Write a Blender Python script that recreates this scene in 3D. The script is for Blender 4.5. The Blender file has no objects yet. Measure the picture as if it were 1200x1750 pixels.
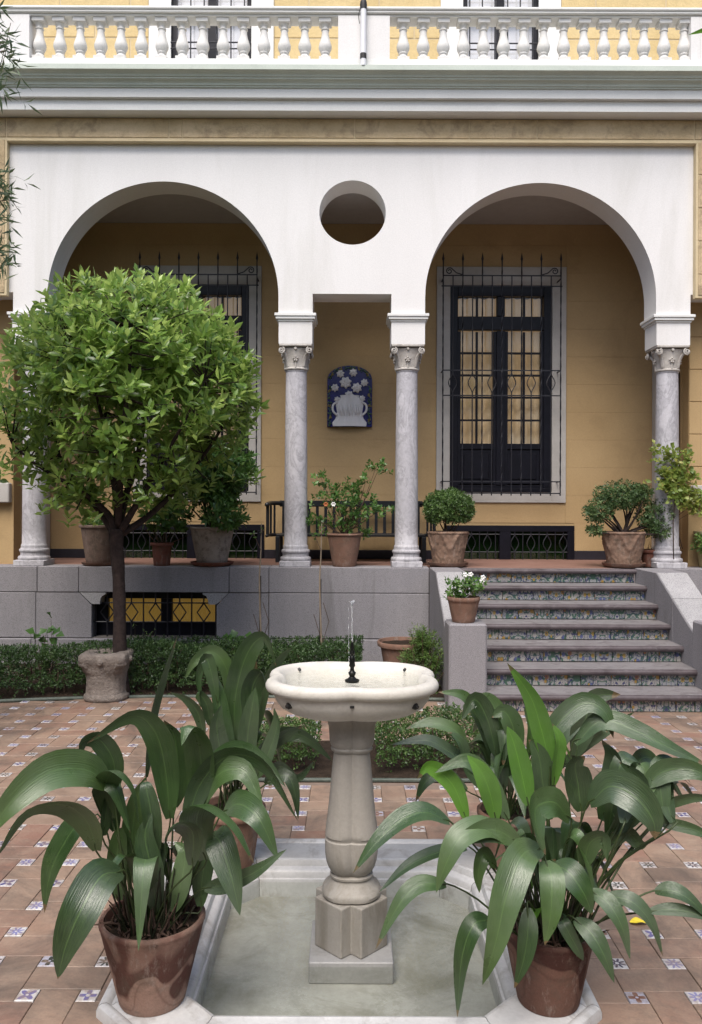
import bpy, bmesh, math, random
import numpy as np
from mathutils import Vector, Matrix, noise as mnoise
R = math.radians
PI = math.pi
random.seed(7)
rng = np.random.default_rng(11)

# ------------------------------------------------------------------ camera, sky, sun, exposure
sc = bpy.context.scene
C = sc.collection
F = 1400.0            # focal length in pixels of the 1750 px high photograph
EYE = 1.72
HOR = 865.0
cam_d = bpy.data.cameras.new('camera')
cam = bpy.data.objects.new('camera', cam_d)
C.objects.link(cam)
cam.location = (0, 0, EYE)
cam.rotation_euler = (R(90), R(-0.22), R(0))
cam_d.sensor_fit = 'VERTICAL'
cam_d.sensor_height = 36.0
cam_d.lens = 36.0 * F / 1750.0
cam_d.shift_y = (HOR - 875.0) / 1750.0
cam_d.clip_end = 500
sc.camera = cam

SUN_EL, SUN_AZ = 57, 194      # azimuth measured clockwise from +Y (the facade direction)
w = bpy.data.worlds.new('World')
sc.world = w
w.use_nodes = True
wn = w.node_tree
bg = wn.nodes['Background']
sky = wn.nodes.new('ShaderNodeTexSky')
sky.sky_type = 'NISHITA'
sky.sun_disc = False
sky.sun_elevation = R(SUN_EL)
sky.sun_rotation = R(SUN_AZ)
sky.air_density = 1.0
sky.dust_density = 3.0
wn.links.new(sky.outputs[0], bg.inputs[0])
bg.inputs[1].default_value = 0.10
sd = bpy.data.lights.new('sun', 'SUN')
sd.energy = 1.5
sd.angle = R(36)
sd.color = (1.0, 0.95, 0.88)
sun = bpy.data.objects.new('sun', sd)
C.objects.link(sun)
az, el = R(SUN_AZ), R(SUN_EL)
sdir = Vector((math.sin(az) * math.cos(el), math.cos(az) * math.cos(el), math.sin(el)))
sun.rotation_euler = sdir.to_track_quat('Z', 'Y').to_euler()
sun.location = (0, -5, 12)
sc.view_settings.view_transform = 'Standard'
sc.view_settings.look = 'None'
sc.view_settings.gamma = 1
sc.view_settings.exposure = 1.16


# ------------------------------------------------------------------ helpers
def P(px, py, Z):
    """world point that stands at depth Z where the photograph was measured at (px, py)"""
    return Vector(((px - 600.0) * Z / F, Z, EYE + (HOR - py) * Z / F))


def X(px, Z):
    return (px - 600.0) * Z / F


def H(py, Z):
    return EYE + (HOR - py) * Z / F


class MB:
    def __init__(s):
        s.v = []; s.f = []; s.uv = None

    def add(s, vs, fs):
        o = len(s.v)
        s.v += [tuple(p) for p in vs]
        s.f += [tuple(i + o for i in f) for f in fs]
        return s

    def box(s, x0, x1, y0, y1, z0, z1, b=0.0):
        if b <= 0:
            vs = [(x0, y0, z0), (x1, y0, z0), (x1, y1, z0), (x0, y1, z0), (x0, y0, z1), (x1, y0, z1), (x1, y1, z1), (x0, y1, z1)]
            fs = [(3, 2, 1, 0), (4, 5, 6, 7), (0, 1, 5, 4), (1, 2, 6, 5), (2, 3, 7, 6), (3, 0, 4, 7)]
            return s.add(vs, fs)
        bm = bmesh.new()
        vs = [bm.verts.new(p) for p in [(x0, y0, z0), (x1, y0, z0), (x1, y1, z0), (x0, y1, z0), (x0, y0, z1), (x1, y0, z1), (x1, y1, z1), (x0, y1, z1)]]
        for f in [(3, 2, 1, 0), (4, 5, 6, 7), (0, 1, 5, 4), (1, 2, 6, 5), (2, 3, 7, 6), (3, 0, 4, 7)]:
            bm.faces.new([vs[i] for i in f])
        bmesh.ops.bevel(bm, geom=list(bm.edges), offset=b, segments=1, affect='EDGES')
        bm.verts.index_update()
        s.add([v.co[:] for v in bm.verts], [[v.index for v in f.verts] for f in bm.faces])
        bm.free()
        return s

    def tube(s, path, rad, n=8, cap=True):
        path = [Vector(p) for p in path]
        if not hasattr(rad, '__len__'):
            rad = [rad] * len(path)
        rings = []
        ref = None
        for i, p in enumerate(path):
            t = (path[min(i + 1, len(path) - 1)] - path[max(i - 1, 0)]).normalized()
            if ref is None:
                ref = Vector((1, 0, 0)) if abs(t.x) < 0.8 else Vector((0, 1, 0))
            a = (ref - t * ref.dot(t)).normalized()
            ref = a
            b = t.cross(a)
            rings.append([p + (a * math.cos(2 * PI * k / n) + b * math.sin(2 * PI * k / n)) * rad[i] for k in range(n)])
        vs = [q for r in rings for q in r]
        fs = []
        for i in range(len(path) - 1):
            for k in range(n):
                fs.append((i * n + k, i * n + (k + 1) % n, (i + 1) * n + (k + 1) % n, (i + 1) * n + k))
        if cap:
            fs.append(tuple(reversed(range(n))))
            fs.append(tuple((len(path) - 1) * n + k for k in range(n)))
        return s.add(vs, fs)

    def lathe(s, prof, n=32, c=(0, 0, 0), sec=None, disp=None, ysc=1.0):
        """prof: (r, z) from the bottom up; sec(theta) scales the radius"""
        vs = []; fs = []
        for j, (r, z) in enumerate(prof):
            for k in range(n):
                a = 2 * PI * k / n
                q = r * (sec(a, j) if sec else 1)
                if disp:
                    q += disp(a, z, r)
                vs.append((c[0] + q * math.cos(a), c[1] + q * math.sin(a) * ysc, c[2] + z))
        for j in range(len(prof) - 1):
            for k in range(n):
                fs.append((j * n + k, j * n + (k + 1) % n, (j + 1) * n + (k + 1) % n, (j + 1) * n + k))
        if prof[0][0] > 1e-5:
            fs.append(tuple(reversed(range(n))))
        if prof[-1][0] > 1e-5:
            fs.append(tuple((len(prof) - 1) * n + k for k in range(n)))
        return s.add(vs, fs)

    def prism(s, poly, a0, a1, axis='y'):
        """poly of 2-D points; axis y: (x, z) swept in y; axis x: (y, z) swept in x; axis z: (x, y) swept in z"""
        n = len(poly)
        mk = {'y': lambda p, a: (p[0], a, p[1]), 'x': lambda p, a: (a, p[0], p[1]), 'z': lambda p, a: (p[0], p[1], a)}[axis]
        vs = [mk(p, a0) for p in poly] + [mk(p, a1) for p in poly]
        fs = [(i, (i + 1) % n, n + (i + 1) % n, n + i) for i in range(n)]
        fs += [tuple(reversed(range(n))), tuple(range(n, 2 * n))]
        return s.add(vs, fs)

    def build(s, name, mat, parent=None, smooth=False, fix=True):
        me = bpy.data.meshes.new(name)
        me.from_pydata(s.v, [], s.f)
        if fix:
            bm = bmesh.new(); bm.from_mesh(me)
            bmesh.ops.remove_doubles(bm, verts=bm.verts, dist=1e-6)
            bmesh.ops.recalc_face_normals(bm, faces=bm.faces)
            bm.to_mesh(me); bm.free()
        if smooth:
            me.shade_smooth() if smooth is True else me.shade_smooth()
            if smooth is not True:
                try:
                    me.set_sharp_from_angle(angle=R(smooth))
                except Exception:
                    pass
        me.update()
        return link(name, me, mat, parent)


def link(name, me, mat, parent=None):
    o = bpy.data.objects.new(name, me)
    C.objects.link(o)
    if mat and not me.materials:
        me.materials.append(mat)
    if parent:
        o.parent = parent
        o.matrix_parent_inverse = Matrix.Translation(-parent.location) if parent.type == 'EMPTY' and not parent.parent else Matrix()
        if parent.type != 'EMPTY':
            # parent mesh objects all sit at the thing's origin, so their children keep world positions
            o.matrix_parent_inverse = Matrix()
            q = parent
            while q.parent:
                q = q.parent
            if q.type == 'EMPTY' and False:
                pass
    return o


def tag(o, label=None, cat=None, group=None, kind=None):
    if label: o['label'] = label
    if cat: o['category'] = cat
    if group: o['group'] = group
    if kind: o['kind'] = kind
    return o


def thing(name, label, cat, group=None, loc=(0, 0, 0)):
    o = bpy.data.objects.new(name, None)
    C.objects.link(o)
    o.empty_display_size = 0.1
    o.location = loc
    return tag(o, label, cat, group)


def catmull(pts, n):
    pts = [Vector(p) for p in pts]
    if len(pts) == 2:
        return [pts[0].lerp(pts[1], i / n) for i in range(n + 1)]
    q = [pts[0] * 2 - pts[1]] + pts + [pts[-1] * 2 - pts[-2]]
    out = []
    m = len(pts) - 1
    for i in range(n + 1):
        t = i / n * m
        k = min(int(t), m - 1)
        u = t - k
        a, b, c, d = q[k], q[k + 1], q[k + 2], q[k + 3]
        out.append(0.5 * ((2 * b) + (c - a) * u + (2 * a - 5 * b + 4 * c - d) * u * u + (3 * b - a - 3 * c + d) * u ** 3))
    return out


# ------------------------------------------------------------------ materials
class NT:
    def __init__(s, name):
        s.m = bpy.data.materials.new(name)
        s.m.use_nodes = True
        s.t = s.m.node_tree
        s.bsdf = s.t.nodes['Principled BSDF']
        s.out = s.t.nodes['Material Output']

    def n(s, typ, **kw):
        nd = s.t.nodes.new('ShaderNode' + typ)
        for k, v in kw.items():
            setattr(nd, k, v)
        return nd

    def l(s, a, b):
        s.t.links.new(a, b)

    def math(s, op, a, b=None, c=None):
        nd = s.n('Math', operation=op)
        for i, q in enumerate((a, b, c)):
            if q is None: continue
            if isinstance(q, (int, float)): nd.inputs[i].default_value = q
            else: s.l(q, nd.inputs[i])
        return nd.outputs[0]

    def mix(s, fac, a, b, mode='MIX'):
        nd = s.n('Mix', data_type='RGBA', blend_type=mode)
        for i, q in ((0, fac), (6, a), (7, b)):
            if isinstance(q, (int, float)): nd.inputs[i].default_value = q
            elif isinstance(q, tuple): nd.inputs[i].default_value = q if len(q) == 4 else q + (1,)
            else: s.l(q, nd.inputs[i])
        return nd.outputs[2]

    def ramp(s, fac, stops, interp='LINEAR'):
        nd = s.n('ValToRGB')
        cr = nd.color_ramp
        cr.interpolation = interp
        while len(cr.elements) < len(stops):
            cr.elements.new(0.5)
        for e, (p, c) in zip(cr.elements, stops):
            e.position = p
            e.color = c if len(c) == 4 else tuple(c) + (1,)
        if fac is not None: s.l(fac, nd.inputs[0])
        return nd.outputs[0]

    def noise(s, scale, vec=None, detail=4, rough=0.6, dist=0.0, out=0):
        nd = s.n('TexNoise')
        nd.inputs['Scale'].default_value = scale
        nd.inputs['Detail'].default_value = detail
        nd.inputs['Roughness'].default_value = rough
        nd.inputs['Distortion'].default_value = dist
        if vec is not None: s.l(vec, nd.inputs['Vector'])
        return nd.outputs[out]

    def pos(s):
        return s.n('NewGeometry').outputs['Position']

    def bump(s, h, strength=0.3, dist=0.01):
        nd = s.n('Bump')
        nd.inputs['Strength'].default_value = strength
        nd.inputs['Distance'].default_value = dist
        s.l(h, nd.inputs['Height'])
        s.l(nd.outputs[0], s.bsdf.inputs['Normal'])

    def col(s, c):
        if isinstance(c, tuple): s.bsdf.inputs['Base Color'].default_value = c if len(c) == 4 else c + (1,)
        else: s.l(c, s.bsdf.inputs['Base Color'])

    def set(s, **kw):
        for k, v in kw.items():
            s.bsdf.inputs[k.replace('_', ' ')].default_value = v


def stone(name, c1, c2, scale=3.0, rough=0.7, bump=0.25, fine=60, speck=None, stain=None, streak=False, spec=0.4, bd=0.006):
    m = NT(name)
    p = m.pos()
    vec = p
    if streak:
        mp = m.n('Mapping'); mp.inputs['Scale'].default_value = (1, 1, 0.18)
        m.l(p, mp.inputs[0]); vec = mp.outputs[0]
    a = m.noise(scale, vec, 6, 0.65)
    col = m.ramp(a, [(0.3, c1), (0.7, c2)])
    f = m.noise(fine, p, 4, 0.7)
    if speck:
        vs = m.noise(speck[1], p, 2, 0.8)
        col = m.mix(m.ramp(vs, [(0.40, (1, 1, 1)), (0.47, (0, 0, 0))]), col, speck[0])
        vs2 = m.noise(speck[1] * 1.3, p, 2, 0.8)
        col = m.mix(m.math('MULTIPLY', m.ramp(vs2, [(0.56, (0, 0, 0)), (0.66, (1, 1, 1))]), 0.5), col, speck[2])
    if stain:
        s = m.noise(stain[1], vec, 5, 0.7, 0.6)
        col = m.mix(m.math('MULTIPLY', m.ramp(s, [(stain[2], (0, 0, 0)), (stain[2] + 0.16, (1, 1, 1))]), stain[3]), col, stain[0])
    col = m.mix(0.16, col, m.ramp(f, [(0.3, (0.25, 0.25, 0.25)), (0.7, (1, 1, 1))]), 'MULTIPLY')
    m.col(col)
    m.set(Roughness=rough)
    m.bsdf.inputs['Specular IOR Level'].default_value = spec
    m.bump(m.math('ADD', f, m.math('MULTIPLY', a, 0.6)), bump, bd)
    return m.m


def plain(name, c, rough=0.5, var=0.15, metal=0.0, spec=0.5, bump=0.08):
    m = NT(name)
    p = m.pos()
    a = m.noise(9, p, 5, 0.7)
    c2 = tuple(x * (1 - var) for x in c); c3 = tuple(min(1, x * (1 + var)) for x in c)
    m.col(m.ramp(a, [(0.3, c2), (0.7, c3)]))
    m.set(Roughness=rough, Metallic=metal)
    m.bsdf.inputs['Specular IOR Level'].default_value = spec
    m.bump(m.noise(70, p, 3), bump, 0.004)
    return m.m


def leafmat(name, dark, mid, light, rough=0.42, trans=0.28, attr=True, streak=False, spec=0.5):
    m = NT(name)
    if attr:
        at = m.n('Attribute', attribute_name='rnd').outputs['Fac']
    else:
        at = m.n('ObjectInfo').outputs['Random']
    col = m.ramp(at, [(0.0, dark), (0.55, mid), (1.0, light)])
    if streak:
        uv = m.n('UVMap').outputs[0]
        mp = m.n('Mapping'); mp.inputs['Scale'].default_value = (9, 0.7, 1)
        m.l(uv, mp.inputs[0])
        s = m.noise(3.2, mp.outputs[0], 4, 0.6)
        col = m.mix(m.ramp(s, [(0.35, (0.0, 0, 0)), (0.75, (0.55, 0.55, 0.55))]), col, light)
        pz = m.noise(7, m.pos(), 3)
        col = m.mix(m.ramp(pz, [(0.45, (0, 0, 0)), (0.8, (0.5, 0.5, 0.5))]), col, tuple(x * 0.55 for x in dark))
        sep = m.n('SeparateXYZ'); m.l(uv, sep.inputs[0])
        rib = m.math('ABSOLUTE', m.math('SUBTRACT', sep.outputs[0], 0.5))
        ribm = m.math('LESS_THAN', rib, 0.02)
        col = m.mix(m.math('MULTIPLY', ribm, 0.45), col, tuple(x * 1.5 for x in light))
        wv = m.math('SINE', m.math('MULTIPLY', sep.outputs[0], 95.0))
        m.bump(m.math('ADD', m.math('MULTIPLY', wv, 0.10), m.math('MULTIPLY', s, 1.8)), 0.35, 0.0035)
        # dry brown tips and margins on some blades
        tn = m.math('ADD', m.math('MULTIPLY', sep.outputs[1], 0.333), m.math('MULTIPLY', m.math('SUBTRACT', m.noise(16, m.pos(), 3), 0.5), 0.22))
        orr = m.n('ObjectInfo').outputs['Random']
        thr = m.math('ADD', 0.90, m.math('MULTIPLY', m.math('FRACT', m.math('MULTIPLY', orr, 13.0)), 0.16))
        col = m.mix(m.math('GREATER_THAN', tn, thr), col, (0.13, 0.085, 0.035))
        # thin veil of dust on some blades
        dn = m.noise(2.4, m.pos(), 4)
        col = m.mix(m.ramp(dn, [(0.42, (0, 0, 0)), (0.75, (0.2, 0.2, 0.2))]), col, (0.35, 0.38, 0.33))
        m.l(m.math('ADD', m.math('MULTIPLY', m.noise(11, m.pos(), 3), 0.3), rough - 0.16), m.bsdf.inputs['Roughness'])
    else:
        m.set(Roughness=rough)
    m.bsdf.inputs['Specular IOR Level'].default_value = spec
    m.col(col)
    tr = m.n('BsdfTranslucent')
    tc = m.mix(0.6, col, tuple(min(1, x * 1.6) for x in light))
    m.l(tc, tr.inputs[0])
    mx = m.n('MixShader'); mx.inputs[0].default_value = trans
    m.l(m.bsdf.outputs[0], mx.inputs[1]); m.l(tr.outputs[0], mx.inputs[2])
    m.l(mx.outputs[0], m.out.inputs[0])
    return m.m


def glassmat(name, tint, ior=1.45, rough=0.02, bump=None, refl=1.0):
    m = NT(name)
    tr = m.n('BsdfTransparent'); tr.inputs[0].default_value = tint + (1,)
    gl = m.n('BsdfGlossy'); gl.inputs['Roughness'].default_value = rough
    gl.inputs[0].default_value = (refl, refl, refl, 1)
    fr = m.n('LayerWeight'); fr.inputs[0].default_value = 0.5
    f0 = ((ior - 1) / (ior + 1)) ** 2
    sch = m.math('ADD', f0, m.math('MULTIPLY', 1 - f0, m.math('POWER', fr.outputs['Facing'], 5.0)))
    mx = m.n('MixShader')
    m.l(sch, mx.inputs[0]); m.l(tr.outputs[0], mx.inputs[1]); m.l(gl.outputs[0], mx.inputs[2])
    if bump:
        b = m.n('Bump'); b.inputs['Strength'].default_value = bump[0]; b.inputs['Distance'].default_value = 0.01
        m.l(m.noise(bump[1], m.pos(), 3), b.inputs['Height'])
        m.l(b.outputs[0], gl.inputs['Normal']); m.l(b.outputs[0], fr.inputs['Normal'])
    m.l(mx.outputs[0], m.out.inputs[0])
    return m.m


M = {}
M['stucco'] = stone('white_stucco', (0.75, 0.735, 0.72), (0.81, 0.795, 0.785), 1.2, 0.85, 0.12, 90, stain=((0.63, 0.615, 0.58), 1.1, 0.55, 0.5), streak=True, spec=0.2)
M['trim'] = stone('white_trim_paint', (0.72, 0.72, 0.70), (0.79, 0.79, 0.77), 1.5, 0.7, 0.1, 90, stain=((0.55, 0.57, 0.53), 2.0, 0.6, 0.3), spec=0.25)
M['moulding'] = stone('grey_green_moulding', (0.50, 0.55, 0.49), (0.60, 0.65, 0.58), 2.0, 0.7, 0.1, 90, stain=((0.38, 0.41, 0.36), 2.5, 0.58, 0.4), spec=0.25)  # green light bounced up from the garden is partly painted into this colour
M['baluster'] = stone('cast_stone_white', (0.66, 0.65, 0.62), (0.74, 0.73, 0.71), 6, 0.75, 0.15, 80, stain=((0.5, 0.5, 0.46), 7, 0.58, 0.45), spec=0.25)
M['ochre'] = stone('ochre_render', (0.41, 0.285, 0.145), (0.48, 0.34, 0.18), 1.1, 0.85, 0.15, 70, stain=((0.32, 0.22, 0.115), 1.3, 0.54, 0.45), spec=0.2)
M['ashlar'] = stone('sandy_ashlar_render', (0.44, 0.335, 0.195), (0.60, 0.47, 0.30), 2.6, 0.9, 0.7, 38, stain=((0.29, 0.22, 0.14), 5.0, 0.5, 0.7), spec=0.15, bd=0.012)
M['ashlar_up'] = stone('yellow_ashlar_render', (0.58, 0.44, 0.22), (0.70, 0.55, 0.30), 3, 0.9, 0.6, 40, spec=0.15, bd=0.012)
M['joint'] = stone('pale_joint_paint', (0.56, 0.45, 0.28), (0.66, 0.55, 0.36), 3, 0.85, 0.2, 60, spec=0.2)
M['granite'] = stone('grey_granite', (0.235, 0.225, 0.24), (0.315, 0.30, 0.315), 2.2, 0.75, 0.3, 120, speck=((0.15, 0.145, 0.155), 170, (0.42, 0.41, 0.43)), stain=((0.11, 0.105, 0.10), 2.6, 0.56, 0.5), streak=True, spec=0.3)
M['granite_top'] = stone('pale_granite', (0.33, 0.325, 0.33), (0.43, 0.42, 0.43), 3, 0.7, 0.3, 120, speck=((0.16, 0.155, 0.16), 150, (0.55, 0.54, 0.55)), stain=((0.2, 0.19, 0.18), 4, 0.6, 0.4), spec=0.3)
M['mortar'] = plain('dark_mortar', (0.14, 0.125, 0.115), 0.9)
M['tread'] = stone('worn_grey_tread', (0.18, 0.165, 0.17), (0.28, 0.265, 0.27), 5, 0.5, 0.25, 70, stain=((0.085, 0.065, 0.07), 5, 0.52, 0.7), spec=0.4)
M['nosing'] = stone('shaded_worn_nosing', (0.05, 0.037, 0.042), (0.12, 0.10, 0.108), 6, 0.5, 0.25, 60, stain=((0.21, 0.195, 0.2), 7, 0.58, 0.6), streak=False, spec=0.4)  # dark tone paints in the shade under the bullnose; paler patches are wear
M['floor_terra'] = stone('terracotta_floor', (0.22, 0.12, 0.095), (0.29, 0.17, 0.135), 4, 0.6, 0.2, 60, spec=0.35)
M['iron'] = plain('black_iron', (0.012, 0.012, 0.018), 0.5, 0.3)
M['darkwood'] = plain('blue_black_paint', (0.006, 0.006, 0.011), 0.42, 0.3, spec=0.25)
M['skirt'] = plain('dark_skirting_paint', (0.018, 0.016, 0.024), 0.5, 0.25)
M['surround'] = stone('pale_window_surround', (0.42, 0.40, 0.375), (0.50, 0.48, 0.455), 3, 0.7, 0.12, 80, spec=0.25)
M['bench'] = plain('dark_green_bench_paint', (0.012, 0.014, 0.018), 0.4, 0.3)
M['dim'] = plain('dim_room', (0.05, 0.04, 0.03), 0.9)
M['ceiling'] = plain('ceiling_plaster', (0.38, 0.36, 0.34), 0.9, 0.06)
M['soil'] = stone('potting_soil', (0.022, 0.015, 0.010), (0.055, 0.036, 0.024), 30, 0.95, 1.0, 90, spec=0.2, bd=0.02)
M['earth'] = stone('bed_earth', (0.028, 0.019, 0.013), (0.07, 0.047, 0.033), 14, 0.95, 1.0, 60, spec=0.2, bd=0.03)
M['bark'] = stone('dark_bark', (0.022, 0.016, 0.016), (0.06, 0.043, 0.038), 16, 0.9, 0.8, 60, spec=0.2, bd=0.012)
M['twig'] = stone('brown_twig', (0.06, 0.04, 0.03), (0.13, 0.09, 0.065), 20, 0.85, 0.5, 60, spec=0.2)
M['stalk'] = plain('dark_stalk', (0.022, 0.026, 0.013), 0.5, 0.4)
M['petiole'] = plain('petiole_green', (0.035, 0.055, 0.016), 0.5, 0.4)
M['marble_f'] = stone('weathered_cream_marble', (0.27, 0.25, 0.22), (0.37, 0.345, 0.31), 5, 0.55, 0.25, 70, stain=((0.17, 0.145, 0.11), 4.2, 0.5, 0.6), streak=True, spec=0.4)
M['marble_basin'] = stone('pale_basin_marble', (0.56, 0.53, 0.47), (0.70, 0.67, 0.61), 5, 0.5, 0.2, 70, stain=((0.40, 0.36, 0.29), 6, 0.58, 0.5), spec=0.4)
M['rim'] = stone('white_pool_marble', (0.44, 0.435, 0.435), (0.60, 0.595, 0.59), 4, 0.45, 0.15, 60, stain=((0.26, 0.235, 0.21), 6, 0.52, 0.7), spec=0.45)
M['poolfloor'] = stone('algae_mortar_pool', (0.31, 0.30, 0.275), (0.46, 0.45, 0.42), 4.5, 0.6, 0.3, 50, stain=((0.215, 0.205, 0.16), 3.2, 0.5, 0.7), spec=0.4)
M['capstone'] = stone('weathered_brown_stone', (0.19, 0.16, 0.14), (0.30, 0.26, 0.23), 10, 0.9, 0.9, 50, stain=((0.08, 0.065, 0.055), 9, 0.52, 0.6), spec=0.2, bd=0.02)
M['capital'] = stone('carved_capital_marble', (0.40, 0.37, 0.34), (0.55, 0.52, 0.48), 9, 0.65, 0.3, 60, stain=((0.20, 0.175, 0.15), 14, 0.52, 0.6), spec=0.3)
M['lead'] = plain('dark_lead', (0.02, 0.02, 0.02), 0.5, 0.3)
M['bronze'] = plain('black_bronze', (0.014, 0.014, 0.012), 0.35, 0.4, metal=0.6)
M['water'] = glassmat('pool_water', (0.90, 0.92, 0.89), 1.33, 0.03, (0.25, 11))
M['water_b'] = glassmat('basin_water', (0.93, 0.94, 0.92), 1.33, 0.05, (0.8, 26))
M['glass'] = glassmat('window_glass', (0.9, 0.9, 0.88), 1.4, 0.03, refl=0.8)
M['glass_g'] = glassmat('green_window_glass', (0.55, 0.66, 0.52), 1.5, 0.05)
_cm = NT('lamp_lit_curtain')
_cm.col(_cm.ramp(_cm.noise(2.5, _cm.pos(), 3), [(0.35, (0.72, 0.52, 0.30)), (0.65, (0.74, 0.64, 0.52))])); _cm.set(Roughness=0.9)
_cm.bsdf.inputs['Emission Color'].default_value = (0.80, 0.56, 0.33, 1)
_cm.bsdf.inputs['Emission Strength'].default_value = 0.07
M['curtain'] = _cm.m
M['curtain_w'] = plain('white_curtain', (0.82, 0.82, 0.84), 0.9, 0.06)
M['edge'] = stone('mossy_edging', (0.06, 0.08, 0.065), (0.12, 0.14, 0.12), 12, 0.6, 0.4, 60, spec=0.4)
M['pipe'] = plain('white_plastic_pole', (0.72, 0.72, 0.74), 0.4, 0.03)
M['grey_metal'] = plain('blue_grey_drain', (0.16, 0.19, 0.21), 0.5, 0.2)
M['petal_w'] = plain('white_petal', (0.8, 0.8, 0.78), 0.6, 0.05)
M['petal_o'] = plain('orange_petal', (0.45, 0.16, 0.06), 0.6, 0.2)
M['yellow_leaf'] = plain('yellow_dead_leaf', (0.75, 0.58, 0.04), 0.6, 0.15)
M['brown_leaf'] = plain('brown_dead_leaf', (0.06, 0.033, 0.022), 0.8, 0.3)
M['rod'] = plain('dark_steel_rod', (0.015, 0.014, 0.014), 0.6, 0.3)
M['cane'] = plain('pale_cane', (0.24, 0.19, 0.14), 0.8, 0.25)


def colmarble():
    m = NT('column_marble')
    p = m.pos()
    mp = m.n('Mapping'); mp.inputs['Rotation'].default_value = (0.5, 0.4, 0.2); mp.inputs['Scale'].default_value = (1, 1, 0.6)
    m.l(p, mp.inputs[0])
    a = m.noise(3.2, mp.outputs[0], 8, 0.7, 1.4)
    v = m.math('ABSOLUTE', m.math('SUBTRACT', a, 0.5))
    col = m.ramp(a, [(0.25, (0.37, 0.36, 0.39)), (0.6, (0.53, 0.52, 0.55)), (0.85, (0.46, 0.43, 0.43))])
    col = m.mix(m.ramp(v, [(0.0, (0.5, 0.5, 0.5)), (0.03, (0, 0, 0))]), col, (0.2, 0.19, 0.21))
    s = m.noise(28, p, 4, 0.75)
    col = m.mix(0.35, col, m.ramp(s, [(0.35, (0.55, 0.54, 0.53)), (0.6, (1, 1, 1))]), 'MULTIPLY')
    m.col(col); m.set(Roughness=0.55)
    m.bump(s, 0.15, 0.004)
    return m.m


M['column'] = colmarble()


def terracotta(name, c1, c2, patch=None, moss=0.35, damp=0.42):
    m = NT(name)
    p = m.n('TexCoord').outputs['Object']
    a = m.noise(6, p, 5, 0.6)
    col = m.ramp(a, [(0.3, c1), (0.7, c2)])
    if patch:
        sz = m.n('SeparateXYZ'); m.l(p, sz.inputs[0])
        mpp = m.n('Mapping'); mpp.inputs['Scale'].default_value = (1, 1, 0.7); m.l(p, mpp.inputs[0])
        b = m.noise(8.0, mpp.outputs[0], 1, 0.4, 0.3)
        lv = m.math('ADD', m.math('MULTIPLY', sz.outputs[2], 2.0), m.math('MULTIPLY', m.math('SUBTRACT', b, 0.5), 1.0))
        col = m.mix(m.ramp(lv, [(damp, (0, 0, 0)), (damp + 0.03, (0.9, 0.9, 0.9)), (0.60, (0.85, 0.85, 0.85)), (0.68, (0.4, 0.4, 0.4))]), col, patch)
        ln = m.math('ABSOLUTE', m.math('SUBTRACT', lv, damp - 0.09))
        col = m.mix(m.ramp(ln, [(0.0, (0.35, 0.35, 0.35)), (0.03, (0, 0, 0))]), col, patch)
    s = m.noise(14, p, 5, 0.7)
    col = m.mix(m.math('MULTIPLY', m.ramp(s, [(0.48, (0, 0, 0)), (0.66, (1, 1, 1))]), moss + 0.15), col, (0.11, 0.085, 0.065))
    mpw = m.n('Mapping'); mpw.inputs['Scale'].default_value = (1, 1, 0.3); m.l(p, mpw.inputs[0])
    lime = m.noise(22, mpw.outputs[0], 5, 0.75)
    col = m.mix(m.ramp(lime, [(0.54, (0, 0, 0)), (0.72, (0.55, 0.55, 0.55))]), col, (0.36, 0.30, 0.26))
    gr_ = m.noise(120, p, 2, 0.8)
    col = m.mix(0.3, col, m.ramp(gr_, [(0.3, (0.5, 0.5, 0.5)), (0.65, (1, 1, 1))]), 'MULTIPLY')
    m.col(col); m.set(Roughness=0.85)
    m.bsdf.inputs['Specular IOR Level'].default_value = 0.2
    m.bump(m.math('ADD', m.noise(60, p, 4), s), 0.35, 0.006)
    return m.m


M['terra_damp'] = terracotta('damp_terracotta', (0.28, 0.175, 0.135), (0.36, 0.24, 0.19), patch=(0.075, 0.027, 0.021), damp=0.34)
M['terra_streak'] = terracotta('dark_streaked_terracotta', (0.135, 0.07, 0.052), (0.18, 0.10, 0.075), patch=(0.055, 0.022, 0.018), damp=0.36)
M['terra_red'] = terracotta('red_terracotta', (0.16, 0.06, 0.042), (0.22, 0.09, 0.065))
M['terra_brown'] = terracotta('brown_terracotta', (0.19, 0.105, 0.075), (0.26, 0.155, 0.115))
M['terra_grey'] = terracotta('grey_weathered_clay', (0.27, 0.225, 0.19), (0.36, 0.31, 0.27), moss=0.6)
M['terra_dark'] = terracotta('dark_weathered_clay', (0.15, 0.10, 0.08), (0.22, 0.16, 0.13), moss=0.6)
M['terra_relief'] = terracotta('embossed_terracotta', (0.20, 0.125, 0.09), (0.28, 0.185, 0.135), moss=0.6)
M['terra_yellow'] = terracotta('yellowish_clay', (0.40, 0.33, 0.16), (0.46, 0.38, 0.2), moss=0.2)


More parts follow.
